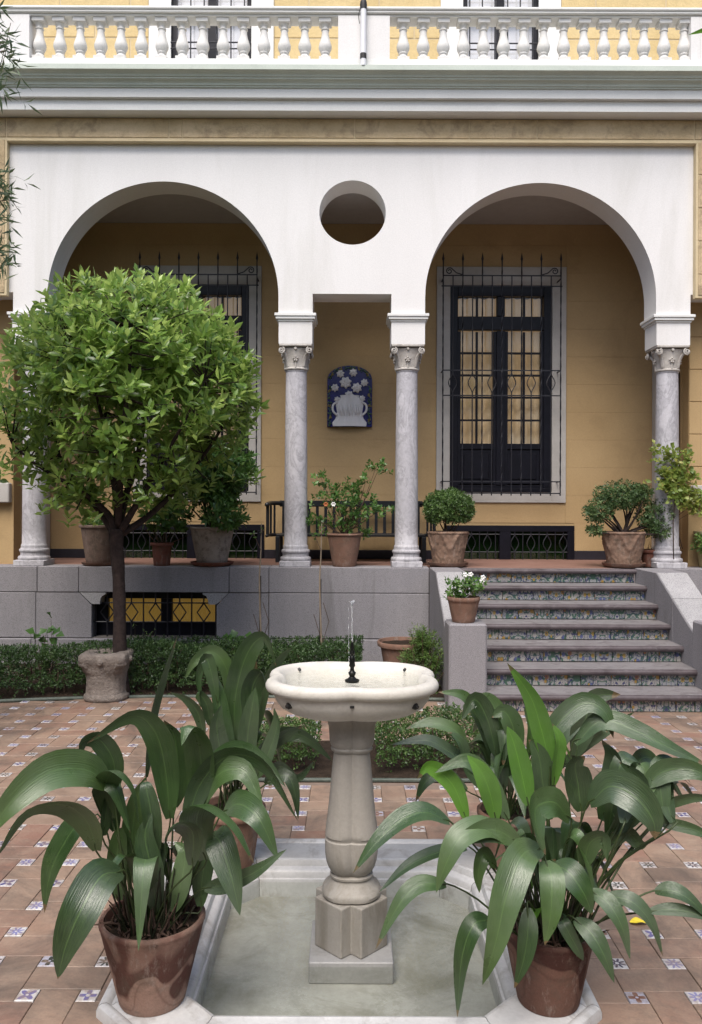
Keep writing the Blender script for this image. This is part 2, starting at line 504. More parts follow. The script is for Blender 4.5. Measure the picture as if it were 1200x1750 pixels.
def tilefloor():
    m = NT('terracotta_tile')
    r = m.math('FRACT', m.math('ADD', m.n('ObjectInfo').outputs['Random'], m.n('Attribute', attribute_name='rnd').outputs['Fac']))
    base = m.ramp(r, [(0.0, (0.25, 0.135, 0.10)), (0.25, (0.285, 0.19, 0.14)), (0.5, (0.255, 0.175, 0.13)), (0.75, (0.32, 0.215, 0.155)), (1.0, (0.26, 0.145, 0.105))])
    p = m.pos()
    a = m.noise(7, p, 6, 0.7)
    col = m.mix(m.ramp(a, [(0.42, (0, 0, 0)), (0.75, (0.75, 0.75, 0.75))]), base, (0.36, 0.27, 0.2))
    b = m.noise(2.1, p, 6, 0.75, 0.5)
    col = m.mix(m.ramp(b, [(0.44, (0, 0, 0)), (0.66, (0.85, 0.85, 0.85))]), col, (0.105, 0.08, 0.065))
    f = m.noise(90, p, 3, 0.7)
    col = m.mix(0.3, col, m.ramp(f, [(0.3, (0.55, 0.55, 0.55)), (0.65, (1, 1, 1))]), 'MULTIPLY')
    m.col(col)
    m.l(m.math('ADD', 0.42, m.math('MULTIPLY', a, 0.3)), m.bsdf.inputs['Roughness'])
    m.bump(m.math('ADD', f, a), 0.25, 0.004)
    return m.m


M['tile'] = tilefloor()


def smalltile():
    m = NT('painted_small_tile')
    uv = m.n('UVMap').outputs[0]
    sp = m.n('SeparateXYZ'); m.l(uv, sp.inputs[0])
    x = m.math('SUBTRACT', sp.outputs[0], 0.5); y = m.math('SUBTRACT', sp.outputs[1], 0.5)
    r = m.math('SQRT', m.math('ADD', m.math('MULTIPLY', x, x), m.math('MULTIPLY', y, y)))
    ang = m.math('ARCTAN2', y, x)
    var = m.n('Attribute', attribute_name='rnd').outputs['Fac']
    n8 = m.math('ADD', 4.0, m.math('MULTIPLY', m.math('GREATER_THAN', var, 0.5), 4.0))
    ph = m.math('MULTIPLY', m.math('GREATER_THAN', m.math('FRACT', m.math('MULTIPLY', var, 3.0)), 0.5), PI)
    pet = m.math('COSINE', m.math('ADD', m.math('MULTIPLY', ang, n8), ph))
    rad = m.math('ADD', 0.34, m.math('MULTIPLY', pet, 0.17))
    star = m.math('LESS_THAN', r, rad)
    dot = m.math('LESS_THAN', r, m.math('ADD', 0.07, m.math('MULTIPLY', m.math('FRACT', m.math('MULTIPLY', var, 7.0)), 0.08)))
    mask = m.math('MULTIPLY', star, m.math('SUBTRACT', 1.0, dot))
    bx = m.math('MAXIMUM', m.math('ABSOLUTE', x), m.math('ABSOLUTE', y))
    mask = m.math('MULTIPLY', mask, m.math('LESS_THAN', bx, 0.44))
    c = m.ramp(m.math('FRACT', m.math('MULTIPLY', var, 5.0)), [(0, (0.06, 0.06, 0.19)), (0.22, (0.035, 0.04, 0.035)), (0.42, (0.12, 0.115, 0.30)), (0.62, (0.04, 0.035, 0.07)), (0.8, (0.17, 0.075, 0.05)), (0.9, (0.19, 0.19, 0.38))], 'CONSTANT')
    white = m.ramp(m.math('FRACT', m.math('MULTIPLY', var, 11.0)), [(0, (0.56, 0.55, 0.55)), (0.5, (0.48, 0.46, 0.47)), (0.8, (0.38, 0.38, 0.46))], 'CONSTANT')
    col = m.mix(mask, white, c)
    d = m.noise(26, m.pos(), 5, 0.7)
    col = m.mix(m.ramp(d, [(0.42, (0, 0, 0)), (0.66, (0.85, 0.85, 0.85))]), col, (0.25, 0.18, 0.145))
    m.col(col); m.set(Roughness=0.35)
    return m.m


M['olambrilla'] = smalltile()


def risertile():
    m = NT('painted_riser_tile')
    uv = m.n('UVMap').outputs[0]
    sp = m.n('SeparateXYZ'); m.l(uv, sp.inputs[0])
    r = m.n('ObjectInfo').outputs['Random']
    sel = m.math('GREATER_THAN', m.math('FRACT', m.math('MULTIPLY', r, 9.0)), 0.45)
    u = sp.outputs[0]
    um = m.math('ABSOLUTE', m.math('SUBTRACT', u, 0.5))
    uu = m.math('ADD', m.math('MULTIPLY', um, sel), m.math('MULTIPLY', u, m.math('SUBTRACT', 1.0, sel)))
    cb = m.n('CombineXYZ')
    m.l(m.math('ADD', m.math('MULTIPLY', uu, 1.4), m.math('MULTIPLY', r, 37.0)), cb.inputs[0])
    m.l(sp.outputs[1], cb.inputs[1])
    n1 = m.noise(1.9, cb.outputs[0], 1, 0.4, 0.8)
    line = m.math('ABSOLUTE', m.math('SUBTRACT', n1, 0.5))
    col = m.mix(m.ramp(n1, [(0.35, (0, 0, 0)), (0.65, (1, 1, 1))]), (0.36, 0.345, 0.32), (0.28, 0.29, 0.30))
    col = m.mix(m.ramp(line, [(0.0, (1, 1, 1)), (0.035, (1, 1, 1)), (0.06, (0, 0, 0))]), col, (0.055, 0.12, 0.085))
    n2 = m.noise(2.6, cb.outputs[0], 1, 0.4, 1.4)
    line2 = m.math('ABSOLUTE', m.math('SUBTRACT', n2, 0.47))
    col = m.mix(m.ramp(line2, [(0.0, (1, 1, 1)), (0.02, (1, 1, 1)), (0.04, (0, 0, 0))]), col, (0.035, 0.04, 0.12))
    vo = m.n('TexVoronoi'); vo.inputs['Scale'].default_value = 2.0
    m.l(cb.outputs[0], vo.inputs['Vector'])
    blob = m.math('LESS_THAN', vo.outputs['Distance'], 0.30)
    sc_ = m.n('SeparateColor'); m.l(vo.outputs['Color'], sc_.inputs[0])
    bc = m.ramp(sc_.outputs[0], [(0, (0.36, 0.21, 0.04)), (0.3, (0.08, 0.10, 0.23)), (0.45, (0.30, 0.13, 0.06)), (0.58, (0.06, 0.13, 0.09)), (0.75, (0.38, 0.25, 0.06))], 'CONSTANT')
    col = m.mix(m.math('MULTIPLY', blob, 0.9), col, bc)
    core = m.math('LESS_THAN', vo.outputs['Distance'], 0.09)
    col = m.mix(core, col, (0.05, 0.05, 0.14))
    m.col(col); m.set(Roughness=0.3)
    return m.m


M['riser'] = risertile()
M['asp'] = leafmat('aspidistra_leaf', (0.014, 0.036, 0.012), (0.032, 0.075, 0.020), (0.075, 0.135, 0.038), 0.33, 0.12, attr=False, streak=True, spec=0.75)
M['asp_young'] = leafmat('young_aspidistra_leaf', (0.06, 0.17, 0.014), (0.085, 0.22, 0.018), (0.12, 0.28, 0.03), 0.42, 0.3, attr=False, streak=True)
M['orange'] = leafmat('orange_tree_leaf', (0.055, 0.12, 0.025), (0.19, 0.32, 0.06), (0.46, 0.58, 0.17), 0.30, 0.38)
M['citrus'] = leafmat('citrus_leaf', (0.04, 0.10, 0.022), (0.075, 0.17, 0.036), (0.16, 0.27, 0.07), 0.36, 0.28)
M['box'] = leafmat('box_leaf', (0.030, 0.065, 0.018), (0.065, 0.125, 0.03), (0.13, 0.21, 0.06), 0.45, 0.25)
M['hedge'] = leafmat('hedge_leaf', (0.02, 0.045, 0.014), (0.04, 0.085, 0.022), (0.085, 0.145, 0.04), 0.5, 0.2)
M['bush'] = leafmat('grey_green_leaf', (0.04, 0.08, 0.03), (0.075, 0.135, 0.045), (0.15, 0.21, 0.07), 0.5, 0.25)
M['ferny'] = leafmat('feathery_leaf', (0.05, 0.10, 0.025), (0.10, 0.18, 0.04), (0.19, 0.28, 0.07), 0.5, 0.3)
M['vine'] = leafmat('yellow_green_leaf', (0.10, 0.17, 0.035), (0.20, 0.28, 0.055), (0.36, 0.36, 0.09), 0.45, 0.35)
M['oleander'] = leafmat('oleander_leaf', (0.04, 0.075, 0.035), (0.075, 0.12, 0.055), (0.14, 0.18, 0.09), 0.45, 0.25)

# ------------------------------------------------------------------ ground, pavement, beds
PC = 3.30            # depth of the pool's centre
ZS, TREAD, RISE = 6.88, 0.31, 0.152
ZF = 8.75            # face of the granite terrace wall
FLOOR = 7 * RISE     # loggia floor level
SX0, SX1 = 1.15, 3.03

g = MB()
for (a, b, c, d) in ((-60, 60, -60, PC - 0.8), (-60, 60, PC + 0.8, 60), (-60, -0.8, PC - 0.8, PC + 0.8), (0.8, 60, PC - 0.8, PC + 0.8)):
    g.add([(a, c, -0.010), (b, c, -0.010), (b, d, -0.010), (a, d, -0.010)], [(0, 1, 2, 3)])
M['joint_sand'] = plain('brown_joint_sand', (0.19, 0.14, 0.11), 0.95)
ground = tag(g.build('ground', M['joint_sand'], fix=False), 'sandy joint mortar and earth under the paving', 'ground', kind='structure')
pav = bpy.data.objects.new('pavement', None)
C.objects.link(pav)
tag(pav, 'terracotta pavement set with small painted tiles', 'pavement', kind='structure')


def bed_edge(x):          # front line of the long bed before the terrace wall
    return 7.34 - 0.07 * max(0, (-1.6 - x)) ** 1.6 - 0.02 * (x + 1.2) ** 2


ISL = (-0.72, 1.02, 5.12, 5.95)     # island bed behind the pool


def in_pool(x, y, m=0.0):
    ax, ay = abs(x), abs(y - PC)
    return ax < 0.85 + m and ay < 0.85 + m and ax + ay < 1.40 + 1.4 * m


def free(x, y):
    if in_pool(x, y, -0.12): return False
    if x < 0.82 and y > bed_edge(x) - 0.01: return False
    if x > 0.80 and y > ZS + 0.02: return False
    if ISL[0] < x < ISL[1] and ISL[2] < y < ISL[3]: return False
    return True


TP, TT = 0.214, 0.071


def tilemesh(name, lx, ly, mat, rnd=0.0, uvs=False, h=0.012):
    b = 0.0022
    vs = [(-lx / 2, -ly / 2, -h), (lx / 2, -ly / 2, -h), (lx / 2, ly / 2, -h), (-lx / 2, ly / 2, -h),
          (-lx / 2, -ly / 2, -b), (lx / 2, -ly / 2, -b), (lx / 2, ly / 2, -b), (-lx / 2, ly / 2, -b),
          (-lx / 2 + b, -ly / 2 + b, 0), (lx / 2 - b, -ly / 2 + b, 0), (lx / 2 - b, ly / 2 - b, 0), (-lx / 2 + b, ly / 2 - b, 0)]
    fs = [(8, 9, 10, 11)]
    for k in range(4):
        j = (k + 1) % 4
        fs += [(k, j, 4 + j, 4 + k), (4 + k, 4 + j, 8 + j, 8 + k)]
    return vs, fs


def finish_tiles(me, lx, ly, rnd_list=None):
    pass


def add_uv_rnd(me, uvf, rnd):
    uv = me.uv_layers.new(name='UVMap')
    for lp in me.loops:
        uv.data[lp.index].uv = uvf(me.vertices[lp.vertex_index].co)
    at = me.attributes.new('rnd', 'FLOAT', 'POINT')
    for i in range(len(me.vertices)):
        at.data[i].value = rnd


gap = 0.003
shapes = {'wide': (TP + TT - gap, TP - TT - gap), 'tall': (TP - TT - gap, TP + TT - gap), 'small': (TT - gap, TT - gap)}
tm = {}
for k in ('wide', 'tall'):
    vs, fs = tilemesh(k, *shapes[k], None)
    me = bpy.data.meshes.new('tile'); me.from_pydata(vs, [], fs); me.materials.append(M['tile'])
    tm[k] = [me]
tm['small'] = []
vs_s, fs_s = tilemesh('small', *shapes['small'], None)
for i in range(14):
    me = bpy.data.meshes.new('painted_tile'); me.from_pydata(vs_s, [], fs_s); me.materials.append(M['olambrilla'])
    s0 = shapes['small'][0]
    add_uv_rnd(me, lambda co: (co.x / s0 + 0.5, co.y / s0 + 0.5), (i + 0.37) / 14.3)
    tm['small'].append(me)

tx0, ty0 = 1.01 - TT / 2 - 20 * TP, 2.875 - TT / 2 - 4 * TP
big, small = [], []
for i in range(0, 40):
    for j in range(0, 26):
        x, y = tx0 + i * TP, ty0 + j * TP
        cx, cy = x + TT / 2 + TP / 2, y + TT / 2 + TP / 2
        if abs(cx) > 0.5 * cy + 0.7: continue
        k = 'wide' if (i + j) % 2 == 0 else 'tall'
        if free(cx, cy): big.append((k, cx, cy))
        if free(x + TT / 2, y + TT / 2): small.append(('small', x + TT / 2, y + TT / 2))


def seen(t):
    _, x, y = t
    return abs(x) < 0.43 * y + 0.1 and y > 2.6


for lst, nm in ((big, 'tile'), (small, 'painted_tile')):
    lst.sort(key=lambda t: (not seen(t), math.hypot(t[1], t[2])))
    for q, (k, x, y) in enumerate(lst[:300]):
        o = link(nm, random.choice(tm[k]), None, pav)
        o.location = (x, y, random.uniform(-0.0015, 0.0015))
        o.rotation_euler = (random.gauss(0, 0.003), random.gauss(0, 0.003), random.gauss(0, 0.008))
    rest = lst[300:]
    if rest:
        V, FS, UV, RN = [], [], [], []
        for (k, x, y) in rest:
            lx, ly = shapes[k]
            vs, fs = tilemesh(k, lx, ly, None)
            o = len(V); dz = random.uniform(-0.0015, 0.0015); rr = random.random()
            V += [(a + x, b + y, c + dz) for a, b, c in vs]
            UV += [(a / lx + 0.5, b / ly + 0.5) for a, b, c in vs]
            RN += [rr] * len(vs)
            FS += [tuple(i + o for i in f) for f in fs]
        me = bpy.data.meshes.new(nm); me.from_pydata(V, [], FS)
        uv = me.uv_layers.new(name='UVMap')
        for lp in me.loops: uv.data[lp.index].uv = UV[lp.vertex_index]
        at = me.attributes.new('rnd', 'FLOAT', 'POINT')
        at.data.foreach_set('value', RN)
        o = link('far_' + nm + 's', me, M['tile' if nm == 'tile' else 'olambrilla'], pav)
        o['kind'] = 'stuff'

# beds
mb = MB()
n = 60
xs = [-5.0 + 5.85 * i / n for i in range(n + 1)]
for x in xs:
    mb.v += [(x, bed_edge(x) + 0.03, 0.012), (x, bed_edge(x) + 0.25, 0.03 + 0.02 * math.sin(x * 9)), (x, 8.74, 0.035)]
for i in range(n):
    for k in (0, 1):
        mb.f.append((i * 3 + k, (i + 1) * 3 + k, (i + 1) * 3 + k + 1, i * 3 + k + 1))
bed = tag(mb.build('flower_bed', M['earth'], smooth=True), 'dark earth bed along the granite terrace wall', 'flower bed', kind='structure')
ed = MB().tube([(x, bed_edge(x) + 0.012, 0.006) for x in xs], 0.018, 6)
ed.build('edging', M['edge'], bed, smooth=True)
isl = MB().box(ISL[0] + 0.02, ISL[1] - 0.02, ISL[2] + 0.02, ISL[3], -0.005, 0.02, 0.01)
isl_o = tag(isl.build('flower_bed', M['earth']), 'small earth bed with low box hedge behind the fountain', 'flower bed', kind='structure')
ed = MB().box(ISL[0], ISL[1], ISL[2], ISL[2] + 0.03, -0.005, 0.014, 0.004)
ed.box(ISL[0], ISL[0] + 0.03, ISL[2] + 0.032, ISL[3], -0.005, 0.014, 0.004).box(ISL[1] - 0.03, ISL[1], ISL[2] + 0.032, ISL[3], -0.005, 0.014, 0.004)
ed.build('edging', M['edge'], isl_o)

# ------------------------------------------------------------------ villa
villa = thing('villa', 'cream and ochre villa with white arcade, marble columns and balustrade terrace', 'villa')
WF, WB = 8.78, 9.14       # front and back of the arcade wall
ZB = 10.2                 # loggia back wall
SPR = 3.78                # impost top
AC, AR, AH = 2.024, 1.238, 3.955


def curve_solid(name, polys, thick, mat, parent, loc_y, smooth=False):
    cu = bpy.data.curves.new('tmp', 'CURVE')
    cu.dimensions = '2D'; cu.fill_mode = 'BOTH'; cu.extrude = thick / 2
    for pl in polys:
        sp = cu.splines.new('POLY'); sp.points.add(len(pl) - 1)
        for q, (x, z) in zip(sp.points, pl): q.co = (x, z, 0, 1)
        sp.use_cyclic_u = True
    tmp = bpy.data.objects.new('tmp', cu)
    C.objects.link(tmp)
    dg = bpy.context.evaluated_depsgraph_get(); dg.update()
    me = bpy.data.meshes.new_from_object(tmp.evaluated_get(dg))
    bpy.data.objects.remove(tmp)
    me.transform(Matrix(((1, 0, 0, 0), (0, 0, -1, loc_y), (0, 1, 0, 0), (0, 0, 0, 1))))
    bm = bmesh.new(); bm.from_mesh(me)
    bmesh.ops.remove_doubles(bm, verts=bm.verts, dist=1e-5)
    bmesh.ops.recalc_face_normals(bm, faces=bm.faces)
    bm.to_mesh(me); bm.free()
    me.name = name
    me.shade_smooth()
    try: me.set_sharp_from_angle(angle=R(30))
    except Exception: pass
    me.materials.clear()
    return link(name, me, mat, parent)


out = [(-3.9, 4.0), (-3.63, 4.0), (-3.63, SPR), (-AC - AR, SPR)]
for s in (-1, 1):
    cx = s * AC
    for i in range(65):
        a = PI - PI * i / 64
        out.append((cx + AR * math.cos(a), AH + AR * math.sin(a)))
    out.append((cx + AR, SPR))
    if s < 0:
        out += [(-0.42, SPR), (-0.42, 3.995), (0.425, 3.995), (0.425, SPR), (AC - AR, SPR)]
out += [(3.63, SPR), (3.63, 4.0), (3.9, 4.0), (3.9, 5.84), (-3.9, 5.84)]
ocu = [(0.005 + 0.357 * math.cos(2 * PI * k / 72), 4.867 + 0.345 * math.sin(2 * PI * k / 72)) for k in range(72)]
arcade = curve_solid('arcade_wall', [out, ocu], WB - WF, M['stucco'], villa, (WF + WB) / 2)
arcade['label'] = 'smooth white wall with two round arches and a round opening'

# impost blocks and columns
COLX = [-3.46, -0.603, 0.606, 3.45]
for cx in COLX:
    b = MB().box(cx - 0.18, cx + 0.18, 8.785, 9.135, 3.46, 3.702)
    b.build('impost_block', M['stucco'], villa)
    mo = MB()
    for (z0, z1, e) in ((3.700, 3.722, 0.012), (3.722, 3.752, 0.030), (3.752, 3.783, 0.042)):
        mo.box(cx - 0.18 - e, cx + 0.18 + e, 8.785 - e, 9.135 + e, z0, z1, 0.003)
    mo.build('impost_moulding', M['trim'], villa)


def make_column(cx, cy=8.955):
    base = FLOOR
    sh = []
    z0, z1 = base + 0.235, 3.175
    for i in range(13):
        t = i / 12
        r = 0.127 - 0.013 * t ** 1.6
        sh.append((r, z0 + (z1 - z0) * t))
    col = MB().lathe([(0.137, z0 - 0.03), (0.136, z0 - 0.012), (0.1285, z0 - 0.002)] + sh + [(0.12, z1 + 0.004), (0.121, z1 + 0.014)], 32, (cx, cy, 0)).build('column', M['column'], villa, smooth=50)
    bs = MB().box(cx - 0.165, cx + 0.165, cy - 0.165, cy + 0.165, base, base + 0.062, 0.006)
    prof = [(0.163, 0.063), (0.168, 0.075), (0.168, 0.09), (0.160, 0.102), (0.146, 0.106), (0.143, 0.125), (0.146, 0.145), (0.154, 0.152), (0.157, 0.165), (0.152, 0.178), (0.140, 0.184), (0.137, 0.203)]
    bs.lathe([(r, z + base) for r, z in prof], 32, (cx, cy, 0))
    bs.build('column_base', M['column'], col, smooth=40)
    cp = MB()
    z = 3.19

    def sec(a, j):
        sq = 1.0 / max(abs(math.cos(a)), abs(math.sin(a)))
        k = min(1, max(0, (j - 5) / 5.0))
        return 1 + (min(sq, 1.34) - 1) * k * 0.85
    prof = [(0.118, 0.0), (0.130, 0.006), (0.133, 0.016), (0.128, 0.026), (0.122, 0.03), (0.123, 0.07), (0.128, 0.12), (0.135, 0.16), (0.141, 0.195), (0.147, 0.215), (0.15, 0.232)]
    cp.lathe([(r, zz + z) for r, zz in prof], 48, (cx, cy, 0), sec, disp=lambda a, zz, r: 0.006 * max(0, math.cos(8 * a)) * (1 if 0.05 < zz - z < 0.2 else 0))
    cp.box(cx - 0.175, cx + 0.175, cy - 0.175, cy + 0.175, 3.434, 3.458, 0.005)
    # corner volutes: spirals turned out on the diagonals
    for sx in (-1, 1):
        for sy in (-1, 1):
            c0 = Vector((cx + sx * 0.150, cy + sy * 0.150, 3.392))
            for ax in (0, 1):
                dx = Vector((sx, 0, 0)) if ax == 0 else Vector((0, sy, 0))
                nn = Vector((0, sy, 0)) if ax == 0 else Vector((sx, 0, 0))
                pts, rd = [], []
                for i in range(26):
                    a = i / 25 * 3.4 * PI
                    rr = 0.036 * (1 - i / 30)
                    pts.append(c0 + nn * (0.012 + 0.012 * i / 25) + dx * (rr * math.cos(a + PI * 0.6)) + Vector((0, 0, rr * math.sin(a + PI * 0.6))))
                    rd.append(0.010 * (1 - 0.4 * i / 25))
                cp.tube(pts, rd, 6)
            # leaf stem that rises to the volute
            st = [Vector((cx + sx * 0.08, cy + sy * 0.08, z + 0.04)), Vector((cx + sx * 0.093, cy + sy * 0.093, z + 0.12)), Vector((cx + sx * 0.115, cy + sy * 0.115, z + 0.17)), c0]
            cp.tube(catmull(st, 8), [0.02, 0.022, 0.022, 0.022, 0.022, 0.02, 0.018, 0.016, 0.012], 7)
    # rosettes on the four faces
    for k in range(4):
        a = k * PI / 2
        nn = Vector((math.cos(a), math.sin(a), 0)); tt = Vector((-math.sin(a), math.cos(a), 0))
        c0 = Vector((cx, cy, z + 0.115)) + nn * 0.132
        for q in range(5):
            b = q * 2 * PI / 5 + 0.3
            d = tt * math.cos(b) + Vector((0, 0, 1)) * math.sin(b)
            cp.tube([c0 + d * 0.006 + nn * 0.004, c0 + d * 0.022 + nn * 0.01, c0 + d * 0.036 + nn * 0.0], [0.006, 0.011, 0.003], 6)
        cp.tube([c0, c0 + nn * 0.016], [0.011, 0.005], 8)
        cp.tube([c0 + Vector((0, 0, -0.02)) - nn * 0.002, c0 + Vector((0, 0, -0.09)) - nn * 0.004], [0.005, 0.009], 6)
        cp.tube([Vector((cx, cy, z + 0.225)) + nn * 0.135, Vector((cx, cy, z + 0.225)) + nn * 0.168], [0.02, 0.014], 8)
    cp.build('capital', M['capital'], col, smooth=50)
    return col


cols = [make_column(x) for x in COLX]

# ashlar frame round the white panel
fr = MB()
FB, FT = 5.605, 5.838
fr.box(-5.2, 5.2, 8.712, 8.779, FB, FT)
fr.box(-5.2, -3.672, 8.712, 8.779, 3.95, FB - 0.0005)
fr.box(3.655, 5.2, 8.712, 8.779, 3.95, FB - 0.0005)
frame_o = fr.build('ashlar_frame', M['joint'], villa)


def block(x0, x1, z0, z1, y, mat, parent, name='ashlar_block', d=0.008, g=0.006):
    return MB().box(x0 + g, x1 - g, y - d, y + 0.004, z0 + g, z1 - g, 0.003).build(name, mat, parent)


xj = [-5.2, X(8, 8.7), X(286, 8.7), X(309, 8.7), X(604, 8.7), X(800, 8.7), X(916, 8.7), X(1185, 8.7), 5.2]
for a, b in zip(xj[:-1], xj[1:]):
    block(a, b, FB + 0.02, FT, 8.712, M['ashlar'], frame_o)
for s in (-1, 1):
    x0, x1 = (-5.2, -3.69) if s < 0 else (3.675, 5.2)
    z = FB
    q = 0
    while z > 4.0:
        a = x0 + (0.5 if q % 2 else 0) if s > 0 else x0
        block(x0, x1, max(z - 0.352, 3.97), z, 8.712, M['ashlar'], frame_o)
        z -= 0.352; q += 1
# thin ledge under the frame
MB().box(-3.672, 3.655, 8.70, 8.779, FB - 0.018, FB - 0.001, 0.002).build('panel_ledge', M['joint'], villa)

# cornice
prof = [(8.80, 5.842), (8.54, 5.842), (8.54, 5.953), (8.49, 5.953), (8.49, 6.044), (8.470, 6.048), (8.470, 6.060), (8.457, 6.063), (8.452, 6.080),
        (8.438, 6.094), (8.414, 6.102), (8.406, 6.104), (8.406, 6.118), (8.392, 6.121), (8.386, 6.136), (8.370, 6.150), (8.346, 6.157), (8.330, 6.160), (8.330, 6.210), (8.80, 6.213)]
m_ = MB().prism(prof[:5] + [(8.80, 6.044)], -5.6, 5.6, 'x')
m_.build('cornice', M['trim'], villa)
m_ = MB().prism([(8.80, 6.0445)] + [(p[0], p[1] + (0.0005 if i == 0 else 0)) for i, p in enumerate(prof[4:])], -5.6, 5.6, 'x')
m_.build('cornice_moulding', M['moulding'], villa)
# terrace slab over the loggia and its ceiling
MB().box(-5.6, 5.6, 8.801, 10.8, 5.26, 6.205).build('upper_floor', M['trim'], villa)
MB().box(-3.9, 3.9, WB + 0.001, ZB + 0.1, 5.235, 5.259).build('ceiling', M['ceiling'], villa)

# balustrade
bal = MB().box(-5.6, 5.6, 8.40, 8.60, 6.2135, 6.308, 0.006).build('balustrade', M['trim'], villa)
hr = MB().box(-5.6, 5.6, 8.42, 8.60, 6.753, 6.775, 0.004).box(-5.6, 5.6, 8.39, 8.63, 6.775, 6.80, 0.006).box(-5.6, 5.6, 8.375, 8.645, 6.80, 6.835, 0.01)
hr.build('handrail', M['trim'], bal)
ZR = 8.5
for (a, b) in ((-150, 48), (575, 663), (1177, 1400)):
    MB().box(X(a, 8.42), X(b, 8.42), 8.405, 8.595, 6.308, 6.753).build('pedestal', M['stucco'], bal)
bp = [(0.052, 0.05), (0.055, 0.058), (0.050, 0.068), (0.040, 0.076), (0.038, 0.086), (0.046, 0.094), (0.048, 0.102), (0.044, 0.11), (0.055, 0.125), (0.0655, 0.15), (0.068, 0.17), (0.064, 0.195), (0.054, 0.225), (0.044, 0.26), (0.037, 0.30), (0.034, 0.335), (0.043, 0.342), (0.043, 0.352), (0.034, 0.358), (0.035, 0.375), (0.045, 0.388), (0.056, 0.40)]
bmsh = MB().lathe(bp, 20).box(-0.062, 0.062, -0.062, 0.062, 0.0, 0.05, 0.003).box(-0.064, 0.064, -0.064, 0.064, 0.40, 0.4445, 0.003)
b0 = bmsh.build('baluster', M['baluster'], bal, smooth=40)
bx = [65 + 34.85 * i for i in range(15)] + [686 + 34.25 * i for i in range(15)]
for i, px in enumerate(bx):
    if i == 0: o = b0
    else:
        o = b0.copy(); C.objects.link(o)
    o.location = (X(px, ZR), ZR, 6.3085)
    o.rotation_euler = (0, 0, random.uniform(-0.03, 0.03))

# upper storey wall
ZU = 10.5
uw = [(-2.93, -2.33), ]
WX = [(X(290, ZU), X(427, ZU)), (X(788, ZU), X(917, ZU))]
SUR = 0.285
segs = [(-6, WX[0][0]), (WX[0][1], WX[1][0]), (WX[1][1], 6)]
uwall = MB()
for a, b in segs: uwall.box(a, b, ZU, ZU + 0.3, 6.166, 10.0)
for a, b in WX: uwall.box(a + 0.0005, b - 0.0005, ZU + 0.01, ZU + 0.3, 8.9, 10.0)
uw_o = uwall.build('upper_wall', M['joint'], villa)
lim = [(-6, WX[0][0] - SUR), (WX[0][1] + SUR, WX[1][0] - SUR), (WX[1][1] + SUR, 6)]
for r_ in range(6):
    z0 = 6.60 + 0.37 * r_
    for (a, b) in lim:
        x = a + (0.0 if r_ % 2 else -0.45)
        while x < b:
            x1 = x + 0.9
            u0, u1 = max(x, a), min(x1, b)
            if u1 - u0 > 0.08 and u1 > -4.4 and u0 < 4.4: block(u0, u1, z0, z0 + 0.37, ZU, M['ashlar_up'], uw_o, g=0.011)
            x = x1
for a, b in WX:
    win = MB().box(a - SUR, a, ZU - 0.03, ZU + 0.12, 6.17, 9.2, 0.004).box(b, b + SUR, ZU - 0.03, ZU + 0.12, 6.17, 9.2, 0.004).build('window_surround', M['trim'], villa)
    f = MB()
    for (p, q) in ((a, a + 0.06), (b - 0.06, b), ((a + b) / 2 - 0.05, (a + b) / 2 + 0.05)):
        f.box(p, q, ZU + 0.03, ZU + 0.10, 6.2, 9.0)
    for z in (6.25, 7.05, 7.95):
        f.box(a + 0.0605, b - 0.0605, ZU + 0.035, ZU + 0.095, z, z + 0.06)
    win2 = f.build('window_frame', M['darkwood'], villa)
    MB().box(a + 0.02, b - 0.02, ZU + 0.07, ZU + 0.076, 6.2, 8.95).build('pane', glassmat('sky_lit_glass', (0.95, 0.95, 0.95), 1.7, 0.05), win2)
    MB().box(a - 0.05, b + 0.05, ZU + 0.102, ZU + 0.11, 6.2, 8.95).build('curtain', M['curtain_w'], win2)
    gr = MB()
    nb = 6
    for i in range(nb):
        x = a + (b - a) * (i + 0.5) / nb
        gr.tube([(x, ZU - 0.05, 6.3), (x, ZU - 0.05, 8.4)], 0.009, 6)
    for z in (6.4, 7.55, 7.63, 8.3):
        gr.tube([(a, ZU - 0.05, z), (b, ZU - 0.05, z)], 0.009, 6)
    gr.build('window_grille', M['iron'], win2)

# loggia: back wall in courses round the openings
DOORS = []
for cxp in (398 - 38.5 - 0, 855):
    pass
DX = [(X(251, ZB), X(425, ZB)), (X(768, ZB), X(942, ZB))]
DZ0, DZ1 = H(840, ZB), H(487, ZB)
SX = [(X(228, ZB), X(446, ZB)), (X(745, ZB), X(966, ZB))]
SZ0, SZ1 = H(858, ZB), H(456, ZB)
VX = [(X(196, ZB), X(452, ZB)), (X(760, ZB), X(981, ZB))]
VZ1 = H(897, ZB)
wb = MB()
xs_ = sorted([-4.0, 4.0] + [v for d in VX for v in d] + [v for d in DX for v in d])
core = MB()


def cell_solid(x, z):
    for a, b in DX:
        if a < x < b and DZ0 < z < DZ1: return False
    for a, b in VX:
        if a < x < b and z < VZ1: return False
    return True


